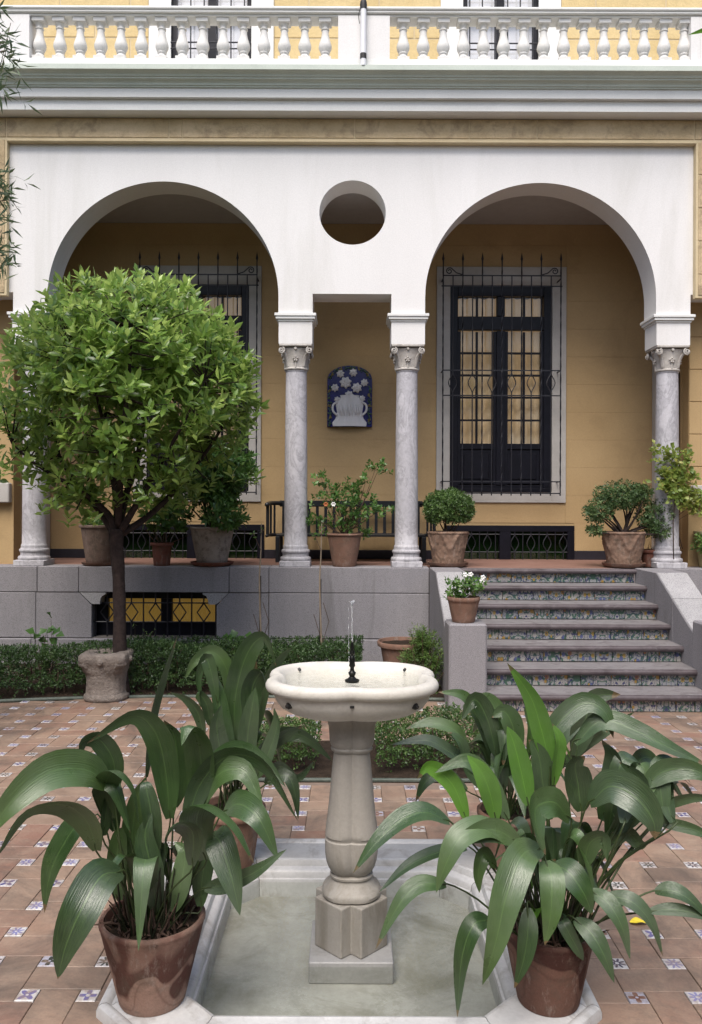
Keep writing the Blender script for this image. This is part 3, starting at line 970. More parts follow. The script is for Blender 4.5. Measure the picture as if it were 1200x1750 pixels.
zs_ = sorted([FLOOR - 0.05, 5.30, DZ0, DZ1, VZ1])
for i in range(len(xs_) - 1):
    for j in range(len(zs_) - 1):
        if cell_solid((xs_[i] + xs_[i + 1]) / 2, (zs_[j] + zs_[j + 1]) / 2):
            core.box(xs_[i], xs_[i + 1], ZB, ZB + 0.25, zs_[j], zs_[j + 1])
back = core.build('back_wall', M['ochre'], villa)
zc = FLOOR + 0.11
k = 0
while zc < 5.2:
    z1 = min(zc + 0.345, 5.232)
    cuts = [(-3.745, 3.745)]
    for (a, b), cond in [(SX[0], (SZ0, SZ1)), (SX[1], (SZ0, SZ1)), (VX[0], (0, VZ1)), (VX[1], (0, VZ1))]:
        if z1 > cond[0] + 0.002 and zc < cond[1] - 0.002:
            nc = []
            for (p, q) in cuts:
                if b <= p or a >= q: nc.append((p, q)); continue
                if a > p: nc.append((p, a))
                if b < q: nc.append((b, q))
            cuts = nc
    for (p, q) in cuts:
        MB().box(p + 0.001, q - 0.001, ZB - 0.006, ZB + 0.002, zc + 0.0006, z1 - 0.0006, 0.001).build('render_course', M['ochre'], back)
    zc = z1; k += 1
# plain infill above and below the openings where whole courses were cut away
for i in (0, 1):
    a, b = SX[i]
    zt = FLOOR + 0.11 + 0.345 * math.ceil((SZ1 - FLOOR - 0.11) / 0.345)
    MB().box(a + 0.001, b - 0.001, ZB - 0.0058, ZB + 0.002, SZ1 + 0.002, zt - 0.002).build('render_course', M['ochre'], back)
    zl = FLOOR + 0.11 + 0.345 * math.floor((SZ0 - FLOOR - 0.11) / 0.345)
    if SZ0 - max(zl, VZ1) > 0.02:
        MB().box(a + 0.001, b - 0.001, ZB - 0.0058, ZB + 0.002, max(zl, VZ1) + 0.002, SZ0 - 0.002).build('render_course', M['ochre'], back)
# skirting
sk = [(-3.745, VX[0][0]), (VX[0][1], VX[1][0]), (VX[1][1], 3.745)]
for a, b in sk:
    MB().box(a + 0.001, b - 0.001, ZB - 0.022, ZB + 0.001, FLOOR + 0.001, FLOOR + 0.112, 0.003).build('skirting', M['skirt'], villa)
# end walls
for s in (-1, 1):
    MB().box(min(s * 3.75, s * 3.95), max(s * 3.75, s * 3.95), WB + 0.16, ZB - 0.0005, FLOOR - 0.05, 5.234).build('end_wall', M['ochre'], villa)
    xw = s * 3.75
    for (y0, y1, mt, nm, e) in ((9.98, 10.16, M['surround'], 'door_surround', 0.02), (9.36, 9.93, M['darkwood'], 'side_door', 0.012)):
        MB().box(min(xw, xw - s * e), max(xw, xw - s * e), y0, y1, FLOOR + 0.01, 3.6).build(nm, mt, villa)
    # ashlar jamb pier at the loggia's end with a dado cap
    jp = MB().box(min(s * 3.752, s * 5.2), max(s * 3.752, s * 5.2), WB - 0.03, WB + 0.155, FLOOR - 0.05, 4.0)
    jo = jp.build('jamb_pier', M['ochre'], villa)
    z = FLOOR + 0.75
    while z < 3.95:
        block(min(s * 3.752, s * 5.2), max(s * 3.752, s * 5.2), z, min(z + 0.36, 4.0), WB - 0.031, M['ochre'], jo, g=0.004)
        z += 0.36
    MB().box(min(s * 3.765, s * 5.2), max(s * 3.765, s * 5.2), WB - 0.13, WB - 0.04, FLOOR + 0.68, FLOOR + 0.90, 0.01).build('dado_cap', M['surround'], jo)

# french windows with iron grilles
YG = ZB - 0.19
for wi in (0, 1):
    a, b = DX[wi]
    sa, sb = SX[wi]
    s_ = MB()
    s_.box(sa, a, ZB - 0.03, ZB + 0.10, SZ0, SZ1, 0.003).box(b, sb, ZB - 0.03, ZB + 0.10, SZ0, SZ1, 0.003)
    s_.box(a + 0.0005, b - 0.0005, ZB - 0.029, ZB + 0.10, DZ1, SZ1 - 0.0005, 0.003).box(a + 0.0005, b - 0.0005, ZB - 0.029, ZB + 0.10, SZ0 + 0.0005, DZ0, 0.003)
    s_.build('window_surround', M['surround'], villa)
    f = MB()
    wd = b - a
    y0, y1 = ZB + 0.0, ZB + 0.07

    def zz(py): return H(py, ZB)
    f.box(a, a + 0.10, y0, y1, DZ0, DZ1, 0.004).box(b - 0.10, b, y0, y1, DZ0, DZ1, 0.004)
    f.box(a + 0.101, b - 0.101, y0 + 0.002, y1, zz(505), DZ1, 0.004)
    f.box(a + 0.101, b - 0.101, y0 - 0.006, y1, zz(563), zz(540), 0.004)
    f.box(a + 0.101, b - 0.101, y0 + 0.002, y1, DZ0, zz(828), 0.004)
    cx = (a + b) / 2
    f.box(cx - 0.055, cx + 0.055, y0 - 0.01, y1, zz(828), zz(565), 0.004)
    f.box(cx - 0.05, cx + 0.05, y0 - 0.004, y1, zz(539), zz(506), 0.004)
    f.box(a + 0.02, b - 0.02, y0 - 0.04, y0 - 0.002, DZ0 - 0.002, DZ0 + 0.05, 0.004)
    fo = f.build('french_window', M['darkwood'], villa)
    for (p, q) in ((a + 0.101, cx - 0.056), (cx + 0.056, b - 0.101)):
        lf = MB()
        lf.box(p, p + 0.035, y0 + 0.01, y1, zz(827), zz(565)).box(q - 0.035, q, y0 + 0.01, y1, zz(827), zz(565))
        lf.box(p + 0.0355, q - 0.0355, y0 + 0.012, y1, zz(766), zz(757))
        md = (p + q) / 2
        lf.box(md - 0.013, md + 0.013, y0 + 0.02, y1 - 0.01, zz(756.5), zz(566))
        for py in (602, 640, 678, 717):
            lf.box(p + 0.036, md - 0.0135, y0 + 0.02, y1 - 0.01, zz(py) - 0.011, zz(py) + 0.011)
            lf.box(md + 0.0135, q - 0.036, y0 + 0.02, y1 - 0.01, zz(py) - 0.011, zz(py) + 0.011)
        lf.box(md - 0.013, md + 0.013, y0 + 0.02, y1 - 0.01, zz(539.5), zz(506))
        lf.build('window_leaf', M['darkwood'], fo)
        MB().box(p + 0.036, q - 0.036, y0 + 0.03, y1 - 0.005, zz(826), zz(767), 0.004).box(p + 0.08, q - 0.08, y0 + 0.018, y0 + 0.0295, zz(818), zz(774), 0.006).build('door_panel', M['darkwood'], fo)
        ys = [565, 602, 640, 678, 717, 757]
        for k in range(5):
            for (u0, u1) in ((p + 0.03, md - 0.008), (md + 0.008, q - 0.03)):
                MB().box(u0, u1, y0 + 0.040, y0 + 0.044, zz(ys[k + 1]) + 0.005, zz(ys[k]) - 0.005).build('pane', M['glass'], fo)
        MB().box(p + 0.01, q - 0.01, y0 + 0.040, y0 + 0.044, zz(538), zz(507)).build('pane', M['glass'], fo)
    cu = MB()
    nn = 60
    for i in range(nn + 1):
        x = a + 0.1 + (wd - 0.2) * i / nn
        yy = ZB + 0.17 + 0.024 * math.sin(i * 1.05 + 0.8 * math.sin(i * 0.21)) + 0.012 * math.sin(i * 0.43)
        cu.v += [(x, yy, zz(761)), (x, yy, zz(504))]
    for i in range(nn): cu.f.append((2 * i, 2 * i + 2, 2 * i + 3, 2 * i + 1))
    cu.build('curtain', M['curtain'], fo, smooth=True)
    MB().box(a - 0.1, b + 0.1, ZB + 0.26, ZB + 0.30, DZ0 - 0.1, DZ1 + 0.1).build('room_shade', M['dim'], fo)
    # grille: 7 tall spiked bars, 6 bars with diamonds between them, six rails
    gx0, gx1 = X(756, YG), X(957, YG)
    if wi == 0:
        gx0, gx1 = X(238, YG), X(438, YG)
    gz = lambda py: H(py, YG)
    go = None
    for py in (488, 470, 632, 675, 822, 842):
        e = 0.0 if py not in (488,) else 0.02
        r_ = MB().box(gx0 - e, gx1 + e, YG - 0.004, YG + 0.006, gz(py) - 0.007, gz(py) + 0.007).build('grille_rail' if go else 'window_grille', M['iron'], go or villa)
        go = go or r_
    for i in range(13):
        x = gx0 + (gx1 - gx0) * i / 12
        bb = MB()
        if i % 2 == 0:
            # twisted square bar with spear tip
            pts = [Vector((x, YG - 0.012, gz(846) + (gz(445) - gz(846)) * j / 40)) for j in range(41)]
            vs = []
            for j, p in enumerate(pts):
                for k in range(4):
                    an = k * PI / 2 + j * 0.7
                    vs.append((p.x + 0.0095 * math.cos(an), p.y + 0.0095 * math.sin(an), p.z))
            fs = [(j * 4 + k, j * 4 + (k + 1) % 4, (j + 1) * 4 + (k + 1) % 4, (j + 1) * 4 + k) for j in range(40) for k in range(4)] + [(3, 2, 1, 0)]
            bb.add(vs, fs)
            bb.tube([(x, YG - 0.012, gz(446)), (x, YG - 0.012, gz(442)), (x, YG - 0.012, gz(431))], [0.008, 0.016, 0.001], 6)
        else:
            zt, zb_ = gz(643), gz(664)
            zm = (zt + zb_) / 2
            bb.tube([(x, YG - 0.012, gz(846)), (x, YG - 0.012, zb_ - 0.05)], 0.0075, 6)
            bb.tube([(x, YG - 0.012, zt + 0.05), (x, YG - 0.012, gz(470))], 0.0075, 6)
            for s in (-1, 1):
                bb.tube(catmull([(x, YG - 0.012, zb_ - 0.055), (x + s * 0.01, YG - 0.012, zb_ - 0.02), (x + s * 0.052, YG - 0.012, zm), (x + s * 0.01, YG - 0.012, zt + 0.02), (x, YG - 0.012, zt + 0.055)], 14), 0.0065, 5)
        bb.build('grille_bar', M['iron'], go)
    for s in (0, 1):
        x = gx0 if s == 0 else gx1
        sg = 1 if s == 0 else -1
        pts = []
        for i in range(22):
            an = i / 21 * 2.7 * PI
            rr = 0.012 + 0.03 * i / 21
            pts.append(Vector((x + sg * (0.075 - rr * math.cos(an)), YG - 0.012, gz(470) + 0.05 + rr * math.sin(an))))
        pts += [Vector((x + sg * 0.16, YG - 0.012, gz(470) + 0.03)), Vector((x + sg * 0.23, YG - 0.012, gz(470) + 0.008))]
        MB().tube(pts, 0.007, 6).build('grille_scroll', M['iron'], go)
    for px in (gx0, gx1):
        for py in (632, 822, 475):
            MB().tube([(px, YG + 0.006, gz(py)), (px, ZB - 0.02, gz(py))], 0.008, 6).build('grille_stay', M['iron'], go)

# low vent windows at floor level in the back wall
for i in (0, 1):
    a, b = VX[i]
    z0, z1 = FLOOR + 0.002, VZ1
    f = MB()
    f.box(a, b, ZB - 0.03, ZB + 0.06, z1 - 0.075, z1, 0.003)
    f.box(a, a + 0.085, ZB - 0.029, ZB + 0.06, z0, z1 - 0.076, 0.003).box(b - 0.085, b, ZB - 0.029, ZB + 0.06, z0, z1 - 0.076, 0.003)
    cx = X(863, ZB) if i else X(330, ZB)
    f.box(cx - 0.07, cx + 0.07, ZB - 0.029, ZB + 0.06, z0, z1 - 0.076, 0.003)
    fo = f.build('vent_window', M['darkwood'], villa)
    MB().box(a + 0.05, b - 0.05, ZB + 0.05, ZB + 0.055, z0, z1 - 0.05).build('pane', M['glass_g'], fo)
    MB().box(a, b, ZB + 0.12, ZB + 0.13, z0 - 0.02, z1).build('room_shade', plain('green_blind', (0.05, 0.075, 0.05), 0.8), fo)
    zm = (z0 + z1) / 2 - 0.02
    for (p, q) in ((a + 0.085, cx - 0.07), (cx + 0.07, b - 0.085)):
        gg = MB()
        for dz in (-0.10, 0.12):
            gg.tube([(p, ZB - 0.01, zm + dz), (q, ZB - 0.01, zm + dz)], 0.0065, 6)
        m2 = max(3, int(round((q - p) / 0.105)))
        for k in range(m2):
            x = p + (q - p) * (k + 0.5) / m2
            if k % 2:
                gg.tube([(x, ZB - 0.018, z0), (x, ZB - 0.018, z1 - 0.07)], 0.0065, 6)
            else:
                gg.tube([(x, ZB - 0.018, z0), (x, ZB - 0.018, zm - 0.09)], 0.0065, 6)
                gg.tube([(x, ZB - 0.018, zm + 0.11), (x, ZB - 0.018, z1 - 0.07)], 0.0065, 6)
                for s in (-1, 1):
                    gg.tube(catmull([(x, ZB - 0.018, zm - 0.095), (x + s * 0.05, ZB - 0.018, zm + 0.01), (x, ZB - 0.018, zm + 0.115)], 6), 0.0065, 5)
        gg.build('grille', M['iron'], fo)

# granite terrace wall: stone blocks
tw = MB()
VXP0, VXP1 = X(157, ZF), X(371, ZF)
VH0, VH1 = H(1091, ZF), H(1013, ZF)
for (a, b, z0, z1) in ((-5.6, VXP0 - 0.05, -0.05, FLOOR - 0.04), (VXP1 + 0.05, 0.9, -0.05, FLOOR - 0.04), (VXP0 - 0.0495, VXP1 + 0.0495, -0.05, VH0), (VXP0 - 0.0495, VXP1 + 0.0495, VH1 + 0.01, FLOOR - 0.04)):
    tw.box(a, b, ZF + 0.02, ZF + 0.3, z0, z1)
two = tw.build('terrace_wall', M['mortar'], villa)
MB().box(3.2, 5.6, ZF + 0.02, ZF + 0.3, -0.05, FLOOR - 0.04).build('terrace_wall', M['mortar'], villa)


def stoneblock(x0, x1, z0, z1, y0=ZF, y1=ZF + 0.30, mat=None, name='granite_block'):
    g_ = 0.0025
    return MB().box(x0 + g_, x1 - g_, y0 + random.uniform(-0.002, 0.002), y1, z0 + g_, z1 - g_, 0.006).build(name, mat or M['granite'], two)


tj = [-5.6, -3.9, X(64, ZF), X(135, ZF), X(392, ZF), X(460, ZF), 0.84]
ZT = H(1014, ZF)
for a, b in zip(tj[:-1], tj[1:]):
    stoneblock(a, b, ZT, FLOOR + 0.003, y1=ZF + 0.32)
stoneblock(3.345, 5.6, ZT, FLOOR + 0.003, y1=ZF + 0.32)
for a, b in ((-5.6, -3.9), (-3.9, X(62, ZF)), (X(460, ZF), 0.84), (3.345, 5.6)):
    stoneblock(a, b, VH0 - 0.005, ZT)
# blocks that flank the vent, with cut corners, and the corbel stones that carry the lintel
for s in (0, 1):
    if s == 0:
        pl = [(X(62, ZF) + 0.004, VH0), (VXP0, VH0), (VXP0, H(1036, ZF)), (X(136, ZF), ZT - 0.004), (X(62, ZF) + 0.004, ZT - 0.004)]
        cb = [(X(137, ZF), ZT - 0.002), (VXP0 + 0.004, H(1034, ZF)), (X(171, ZF), H(1034, ZF)), (X(172, ZF), H(1026, ZF)), (X(175, ZF), H(1020, ZF)), (X(181, ZF), H(1017, ZF)), (X(181, ZF), ZT - 0.002)]
    else:
        pl = [(X(460, ZF) - 0.004, VH0), (VXP1, VH0), (VXP1, H(1036, ZF)), (X(392, ZF), ZT - 0.004), (X(460, ZF) - 0.004, ZT - 0.004)]
        cb = [(X(391, ZF), ZT - 0.002), (VXP1 - 0.004, H(1034, ZF)), (X(357, ZF), H(1034, ZF)), (X(356, ZF), H(1026, ZF)), (X(353, ZF), H(1020, ZF)), (X(347, ZF), H(1017, ZF)), (X(347, ZF), ZT - 0.002)]
    MB().prism(pl, ZF, ZF + 0.25, 'y').build('granite_block', M['granite'], two)
    MB().prism(cb, ZF + 0.002, ZF + 0.2, 'y').build('corbel_stone', M['granite_top'], two)
bj = [-5.6, -3.4, X(64, ZF), X(300, ZF), X(470, ZF), 0.84]
for a, b in zip(bj[:-1], bj[1:]):
    stoneblock(a, b, -0.05, VH0 - 0.008, y0=ZF - 0.035)
stoneblock(3.345, 5.6, -0.05, VH0 - 0.008, y0=ZF - 0.035)
# vent window in the granite wall
f = MB()
yv = ZF + 0.17
f.box(VXP0, VXP1, yv, yv + 0.05, H(1027, ZF), VH1 + 0.03).box(VXP0, VXP1, yv, yv + 0.05, VH0, H(1068, ZF))
f.box(VXP0, X(178, ZF), yv + 0.001, yv + 0.05, H(1068, ZF), H(1027, ZF)).box(X(366, ZF), VXP1, yv + 0.001, yv + 0.05, H(1068, ZF), H(1027, ZF))
f.box(X(270, ZF), X(289, ZF), yv - 0.01, yv + 0.05, H(1068, ZF), H(1027, ZF))
bo = f.build('basement_window', M['darkwood'], villa)
MB().box(VXP0, VXP1, yv + 0.03, yv + 0.034, VH0, VH1).build('pane', M['glass'], bo)
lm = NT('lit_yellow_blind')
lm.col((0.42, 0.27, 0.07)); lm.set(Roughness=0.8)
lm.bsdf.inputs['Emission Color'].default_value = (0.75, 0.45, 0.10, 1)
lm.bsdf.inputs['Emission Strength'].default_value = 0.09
cu = MB()
for i in range(81):
    x = VXP0 + (VXP1 - VXP0) * i / 80
    y = yv + 0.075 + 0.008 * math.sin(i * 1.1) + 0.004 * math.sin(i * 0.37)
    cu.v += [(x, y, VH0), (x, y, VH1)]
for i in range(80): cu.f.append((2 * i, 2 * i + 2, 2 * i + 3, 2 * i + 1))
cu.build('yellow_curtain', lm.m, bo, smooth=True)
gg = MB()
yg = ZF + 0.08
for py in (1066, 1033):
    gg.tube([(VXP0, yg, H(py, ZF)), (VXP1, yg, H(py, ZF))], 0.008, 6)
nv = 10
for k in range(nv + 1):
    x = VXP0 + 0.02 + (VXP1 - VXP0 - 0.04) * k / nv
    zm = H(1049, ZF)
    if k % 2 == 0:
        gg.tube([(x, yg - 0.01, VH0), (x, yg - 0.01, VH1)], 0.008, 6)
    else:
        gg.tube([(x, yg - 0.01, VH0), (x, yg - 0.01, zm - 0.098)], 0.008, 6)
        gg.tube([(x, yg - 0.01, zm + 0.098), (x, yg - 0.01, VH1)], 0.008, 6)
        for s in (-1, 1):
            gg.tube([(x, yg - 0.01, zm - 0.10), (x + s * 0.07, yg - 0.01, zm), (x, yg - 0.01, zm + 0.10)], 0.008, 6)
gg.build('grille', M['iron'], bo)

# loggia floor
lf = MB()
fl = MB().box(-5.6, 5.6, ZF + 0.322, ZB + 0.2, FLOOR - 0.06, FLOOR).box(SX0, SX1, ZF + 0.05, ZF + 0.3215, FLOOR - 0.06, FLOOR)
loggia = fl.build('loggia_floor', M['floor_terra'], villa)

# ------------------------------------------------------------------ stairs
stairs = thing('staircase', 'grey stone stairs with painted floral tile risers between granite cheek walls', 'stairs')
rt = {}


def rtile(wd, ht):
    key = (round(wd, 3), round(ht, 3))
    if key not in rt:
        b = 0.003
        vs = [(0, 0.02, 0), (wd, 0.02, 0), (wd, 0.02, ht), (0, 0.02, ht), (0, b, 0), (wd, b, 0), (wd, b, ht), (0, b, ht), (b, 0, b), (wd - b, 0, b), (wd - b, 0, ht - b), (b, 0, ht - b)]
        fs = [(8, 9, 10, 11)]
        for k in range(4):
            j = (k + 1) % 4
            fs += [(k, j, 4 + j, 4 + k), (4 + k, 4 + j, 8 + j, 8 + k)]
        me = bpy.data.meshes.new('riser_tile'); me.from_pydata(vs, [], fs); me.materials.append(M['riser'])
        uv = me.uv_layers.new(name='UVMap')
        for lp in me.loops:
            co = me.vertices[lp.vertex_index].co
            uv.data[lp.index].uv = (co.x / 0.155, co.z / 0.155)
        rt[key] = me
    return rt[key]


for k in range(1, 8):
    y = ZS + TREAD * (k - 1)
    top = RISE * k
    # tread slab with rounded nosing
    th = 0.054
    y1 = y + TREAD + 0.012 if k < 7 else y + 0.06
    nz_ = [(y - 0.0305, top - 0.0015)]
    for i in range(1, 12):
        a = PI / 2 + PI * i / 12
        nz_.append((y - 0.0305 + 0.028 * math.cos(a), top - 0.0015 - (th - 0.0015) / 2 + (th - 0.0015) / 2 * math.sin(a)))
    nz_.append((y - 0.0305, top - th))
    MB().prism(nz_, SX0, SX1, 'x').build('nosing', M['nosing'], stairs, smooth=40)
    prf = [(y1, top), (y - 0.030, top - 0.001)]
    for i in range(0):
        a = PI / 2 + PI * i / 8
        prf.append((y - 0.032 + 0.026 * math.cos(a), top - th / 2 + th / 2 * math.sin(a)))
    prf += [(y - 0.030, top - th + 0.0005), (y1, top - th)]
    tr = MB()
    nx = 24
    for i in range(nx + 1):
        x = SX0 - 0.0 + (SX1 - SX0) * i / nx
        wob = 0.003 * mnoise.noise(Vector((x * 2.5, k * 7.1, 0.3)))
        sag = -0.004 * math.exp(-((x - 2.1) / 0.5) ** 2)
        for (a, b) in prf: tr.v.append((x, a + wob, b + (sag if b > top - 0.01 else 0) - (0.0 if k < 7 else 0.001)))
    L = len(prf)
    for i in range(nx):
        for j in range(L):
            tr.f.append((i * L + j, i * L + (j + 1) % L, (i + 1) * L + (j + 1) % L, (i + 1) * L + j))
    tr.f += [tuple(reversed(range(L))), tuple(nx * L + j for j in range(L))]
    tr.build('tread', M['tread'], stairs, smooth=40)
    # riser: mortar bed and tiles
    MB().box(SX0, SX1, y + 0.021, y + 0.06, top - RISE - 0.003 if k > 1 else -0.02, top - th + 0.003).build('riser_bed', M['mortar'], stairs)
    x = SX0 + 0.002 - random.uniform(0, 0.08)
    ht = RISE - th - 0.005
    while x < SX1 - 0.01:
        wd = 0.158 if random.random() < 0.85 else 0.11
        x0, x1 = max(x, SX0 + 0.002), min(x + wd, SX1 - 0.002)
        if x1 - x0 > 0.025:
            o = link('riser_tile', rtile(x1 - x0 - 0.004, ht), None, stairs)
            o.location = (x0 + 0.002, y + random.uniform(-0.001, 0.001), top - RISE + 0.003)
        x += wd
for sx, nm in ((0.84, 'cheek'), (3.03, 'cheek')):
    e = 0.001 if sx < 2 else 0.001
    x0, x1 = sx + 0.001, sx + 0.309
    # upper stone and lower stone of the sloping cheek with a joint between
    zmid = lambda y: 0.61 + (1.07 - 0.61) * (y - 7.25) / (8.13 - 7.25)
    ym = 7.72
    up = [(8.749, -0.02), (8.749, 1.071), (8.13, 1.071), (ym + 0.002, zmid(ym + 0.002)), (ym - 0.05, -0.02)]
    lo = [(ym - 0.002, zmid(ym - 0.002)), (7.253, 0.612), (7.253, -0.02), (ym - 0.054, -0.02)]
    for pl in (up, lo):
        c_ = MB().prism(pl, x0, x1, 'x').build('cheek_wall', M['granite'], stairs)
        bv = c_.modifiers.new('edge', 'BEVEL'); bv.width = 0.006; bv.segments = 1
    cap = MB()
    for (ya, yb) in ((8.12, ym + 0.004), (ym - 0.004, 7.26)):
        pl = [(ya, zmid(ya) + 0.0005), (yb, zmid(yb) + 0.0005), (yb, zmid(yb) + 0.006), (ya, zmid(ya) + 0.006)]
        cap.prism(pl, x0 + 0.008, x1 - 0.008, 'x')
    cap.build('cheek_top', M['granite_top'], stairs)
    pr = MB().box(x0 - 0.008, x1 + 0.008, 6.93, 7.25, -0.02, 0.725, 0.014)
    pr.build('pier', M['granite'], stairs)

# ------------------------------------------------------------------ foliage tools
def leaf_arrays(pos, d, nrm, L, W, droop=0.15, rnd=None, quad=False):
    N = len(pos)
    d = d / np.linalg.norm(d, axis=1, keepdims=True)
    side = np.cross(d, nrm)
    side /= np.linalg.norm(side, axis=1, keepdims=True) + 1e-9
    up = np.cross(side, d)
    L = L[:, None]; W = W[:, None]
    b = pos
    mid = pos + d * L * 0.48 + up * L * 0.03
    l = pos + d * L * 0.45 + side * W * 0.5 + up * W * 0.22
    r = pos + d * L * 0.45 - side * W * 0.5 + up * W * 0.22
    tip = pos + d * L - up * L * droop
    V = np.stack([b, l, mid, r, tip], axis=1).reshape(-1, 3)
    o = (np.arange(N) * 5)[:, None]
    tris = np.array([[0, 2, 1], [0, 3, 2], [1, 2, 4], [2, 3, 4]])
    Fc = (o[:, :, None] + tris[None]).reshape(-1, 3)
    if rnd is None: rnd = rng.random(N)
    return V, Fc, np.repeat(rnd, 5)


def lens_arrays(pos, d, nrm, L, W, droop=0.15, rnd=None):
    N = len(pos)
    d = d / np.linalg.norm(d, axis=1, keepdims=True)
    side = np.cross(d, nrm)
    side /= np.linalg.norm(side, axis=1, keepdims=True) + 1e-9
    up = np.cross(side, d)
    L = L[:, None]; W = W[:, None]
    st = [(0.30, 0.42, 0.02), (0.62, 0.45, 0.0)]
    rows = [pos]
    for (t, w_, z) in st:
        m = pos + d * L * t - up * L * (droop * t * t - z)
        rows += [m + side * W * w_ + up * W * 0.16, m, m - side * W * w_ + up * W * 0.16]
    rows.append(pos + d * L - up * L * droop)
    V = np.stack(rows, axis=1).reshape(-1, 3)
    tris = np.array([[0, 2, 1], [0, 3, 2], [1, 2, 5], [1, 5, 4], [2, 3, 6], [2, 6, 5], [4, 5, 7], [5, 6, 7]])
    Fc = ((np.arange(N) * 8)[:, None, None] + tris[None]).reshape(-1, 3)
    if rnd is None: rnd = rng.random(N)
    return V, Fc, np.repeat(rnd, 8)


def foliage(name, arrs, mat, parent, kind='stuff'):
    V = np.concatenate([a[0] for a in arrs])
    off = np.cumsum([0] + [len(a[0]) for a in arrs[:-1]])
    Fc = np.concatenate([a[1] + o for a, o in zip(arrs, off)])
    rn = np.concatenate([a[2] for a in arrs])
    me = bpy.data.meshes.new(name)
    me.vertices.add(len(V)); me.vertices.foreach_set('co', V.astype(np.float32).ravel())
    me.loops.add(len(Fc) * 3); me.loops.foreach_set('vertex_index', Fc.astype(np.int32).ravel())
    me.polygons.add(len(Fc)); me.polygons.foreach_set('loop_start', np.arange(0, len(Fc) * 3, 3, dtype=np.int32))
    me.update(calc_edges=True)
    at = me.attributes.new('rnd', 'FLOAT', 'POINT'); at.data.foreach_set('value', rn.astype(np.float32))
    me.shade_smooth()
    o = link(name, me, mat, parent)
    if kind: o['kind'] = kind
    return o


def unit(n):
    v = rng.normal(size=(n, 3))
    return v / np.linalg.norm(v, axis=1, keepdims=True)


def rosettes(cent, axis, nleaf, L, W, spread=(0.5, 1.3), rmean=None, rsd=0.18, stem=0.05, fine=False):
    """leaf sprigs: nleaf leaves round each axis"""
    N = len(cent)
    axis = axis / np.linalg.norm(axis, axis=1, keepdims=True)
    ref = np.where(np.abs(axis[:, 2:3]) < 0.9, np.array([[0, 0, 1.0]]), np.array([[1.0, 0, 0]]))
    a = np.cross(axis, ref); a /= np.linalg.norm(a, axis=1, keepdims=True)
    b = np.cross(axis, a)
    pos, dd, nn, rr = [], [], [], []
    base = rng.random(N) if rmean is None else rmean
    for k in range(nleaf):
        ph = k * 2.4 + rng.random(N) * 0.7 + np.arange(N) * 1.3
        th = spread[0] + (spread[1] - spread[0]) * (k + rng.random(N)) / nleaf
        rad = a * np.cos(ph)[:, None] + b * np.sin(ph)[:, None]
        d = axis * np.cos(th)[:, None] + rad * np.sin(th)[:, None]
        pos.append(cent - axis * (stem * k / nleaf) + rad * 0.002)
        dd.append(d); nn.append(axis + rng.normal(size=(N, 3)) * 0.25)
        rr.append(np.clip(base - 0.02 * k + rng.normal(size=N) * rsd, 0, 1))
    pos = np.concatenate(pos); dd = np.concatenate(dd); nn = np.concatenate(nn); rr = np.concatenate(rr)
    M_ = len(pos)
    return (lens_arrays if fine else leaf_arrays)(pos, dd, nn, L * rng.uniform(0.6, 1.2, M_), W * rng.uniform(0.7, 1.15, M_), 0.12, rr)


def ball_points(n, c, rad, shell=0.25, zmin=-1.0):
    """points in an uneven ball, crowded to its outside; returns points and outward directions"""
    u = unit(n * 3)
    u = u[u[:, 2] > zmin][:n]
    r = 1 - shell * rng.random(len(u)) ** 1.4
    lump = np.array([mnoise.noise(Vector(q) * 2.6 + Vector((c[0], c[1], c[2]))) for q in u])
    r = r * (1 + 0.10 * lump)
    p = np.array(c)[None] + u * r[:, None] * np.array(rad)[None]
    return p, u


# ------------------------------------------------------------------ orange tree
TZ = 7.35
tx = X(207, TZ)
tree = thing('orange_tree', 'round clipped orange tree with a bare dark trunk before the left arch', 'tree', loc=(tx, TZ, 0))


def TPt(px, py, dz=0.0): return P(px, py, TZ + dz)


tr_pts = [Vector((tx + 0.02, TZ, -0.02)), TPt(206, 1120), TPt(205, 1040, 0.01), TPt(203, 980, 0.0), TPt(199, 930, 0.0), TPt(200, 905)]
MB().tube(catmull(tr_pts, 16), [0.085, 0.07, 0.063, 0.060, 0.064, 0.058, 0.056, 0.060, 0.057, 0.055, 0.060, 0.062, 0.060, 0.066, 0.068, 0.072, 0.070], 10).build('trunk', M['bark'], tree, smooth=True)
limbs = [
    [(200, 915, 0), (185, 880, -0.03), (150, 850, -0.1), (110, 825, -0.2), (60, 795, -0.25), (20, 760, -0.3)],
    [(200, 920, 0), (170, 875, 0.05), (140, 835, 0.1), (105, 790, 0.2), (92, 740, 0.25), (80, 680, 0.3)],
    [(203, 910, 0), (200, 850, 0.0), (190, 780, -0.1), (170, 700, -0.2), (150, 620, -0.3)],
    [(203, 910, 0), (215, 850, 0.1), (235, 780, 0.15), (250, 690, 0.2), (245, 600, 0.2), (240, 520, 0.1)],
    [(205, 912, 0), (235, 860, -0.1), (270, 800, -0.2), (310, 730, -0.3), (350, 650, -0.35)],
    [(205, 915, 0), (245, 890, 0.1), (290, 850, 0.25), (340, 790, 0.35), (385, 720, 0.4), (410, 640, 0.4)],
    [(203, 905, 0), (205, 830, -0.2), (210, 740, -0.45), (220, 640, -0.6), (225, 560, -0.6)],
    [(203, 905, 0), (195, 830, 0.25), (180, 740, 0.5), (185, 640, 0.6)],
]
tips = []
for l in limbs:
    pts = catmull([TPt(*q) for q in l], 14)
    n_ = len(pts)
    r0 = 0.036
    MB().tube(pts, [r0 * (1 - 0.82 * i / (n_ - 1)) for i in range(n_)], 7).build('branch', M['bark'], tree, smooth=True)
    tips += pts[4:]
CC = P(222, 676, TZ)
CR = (1.14, 1.02, 1.06)
NT_ = 1500
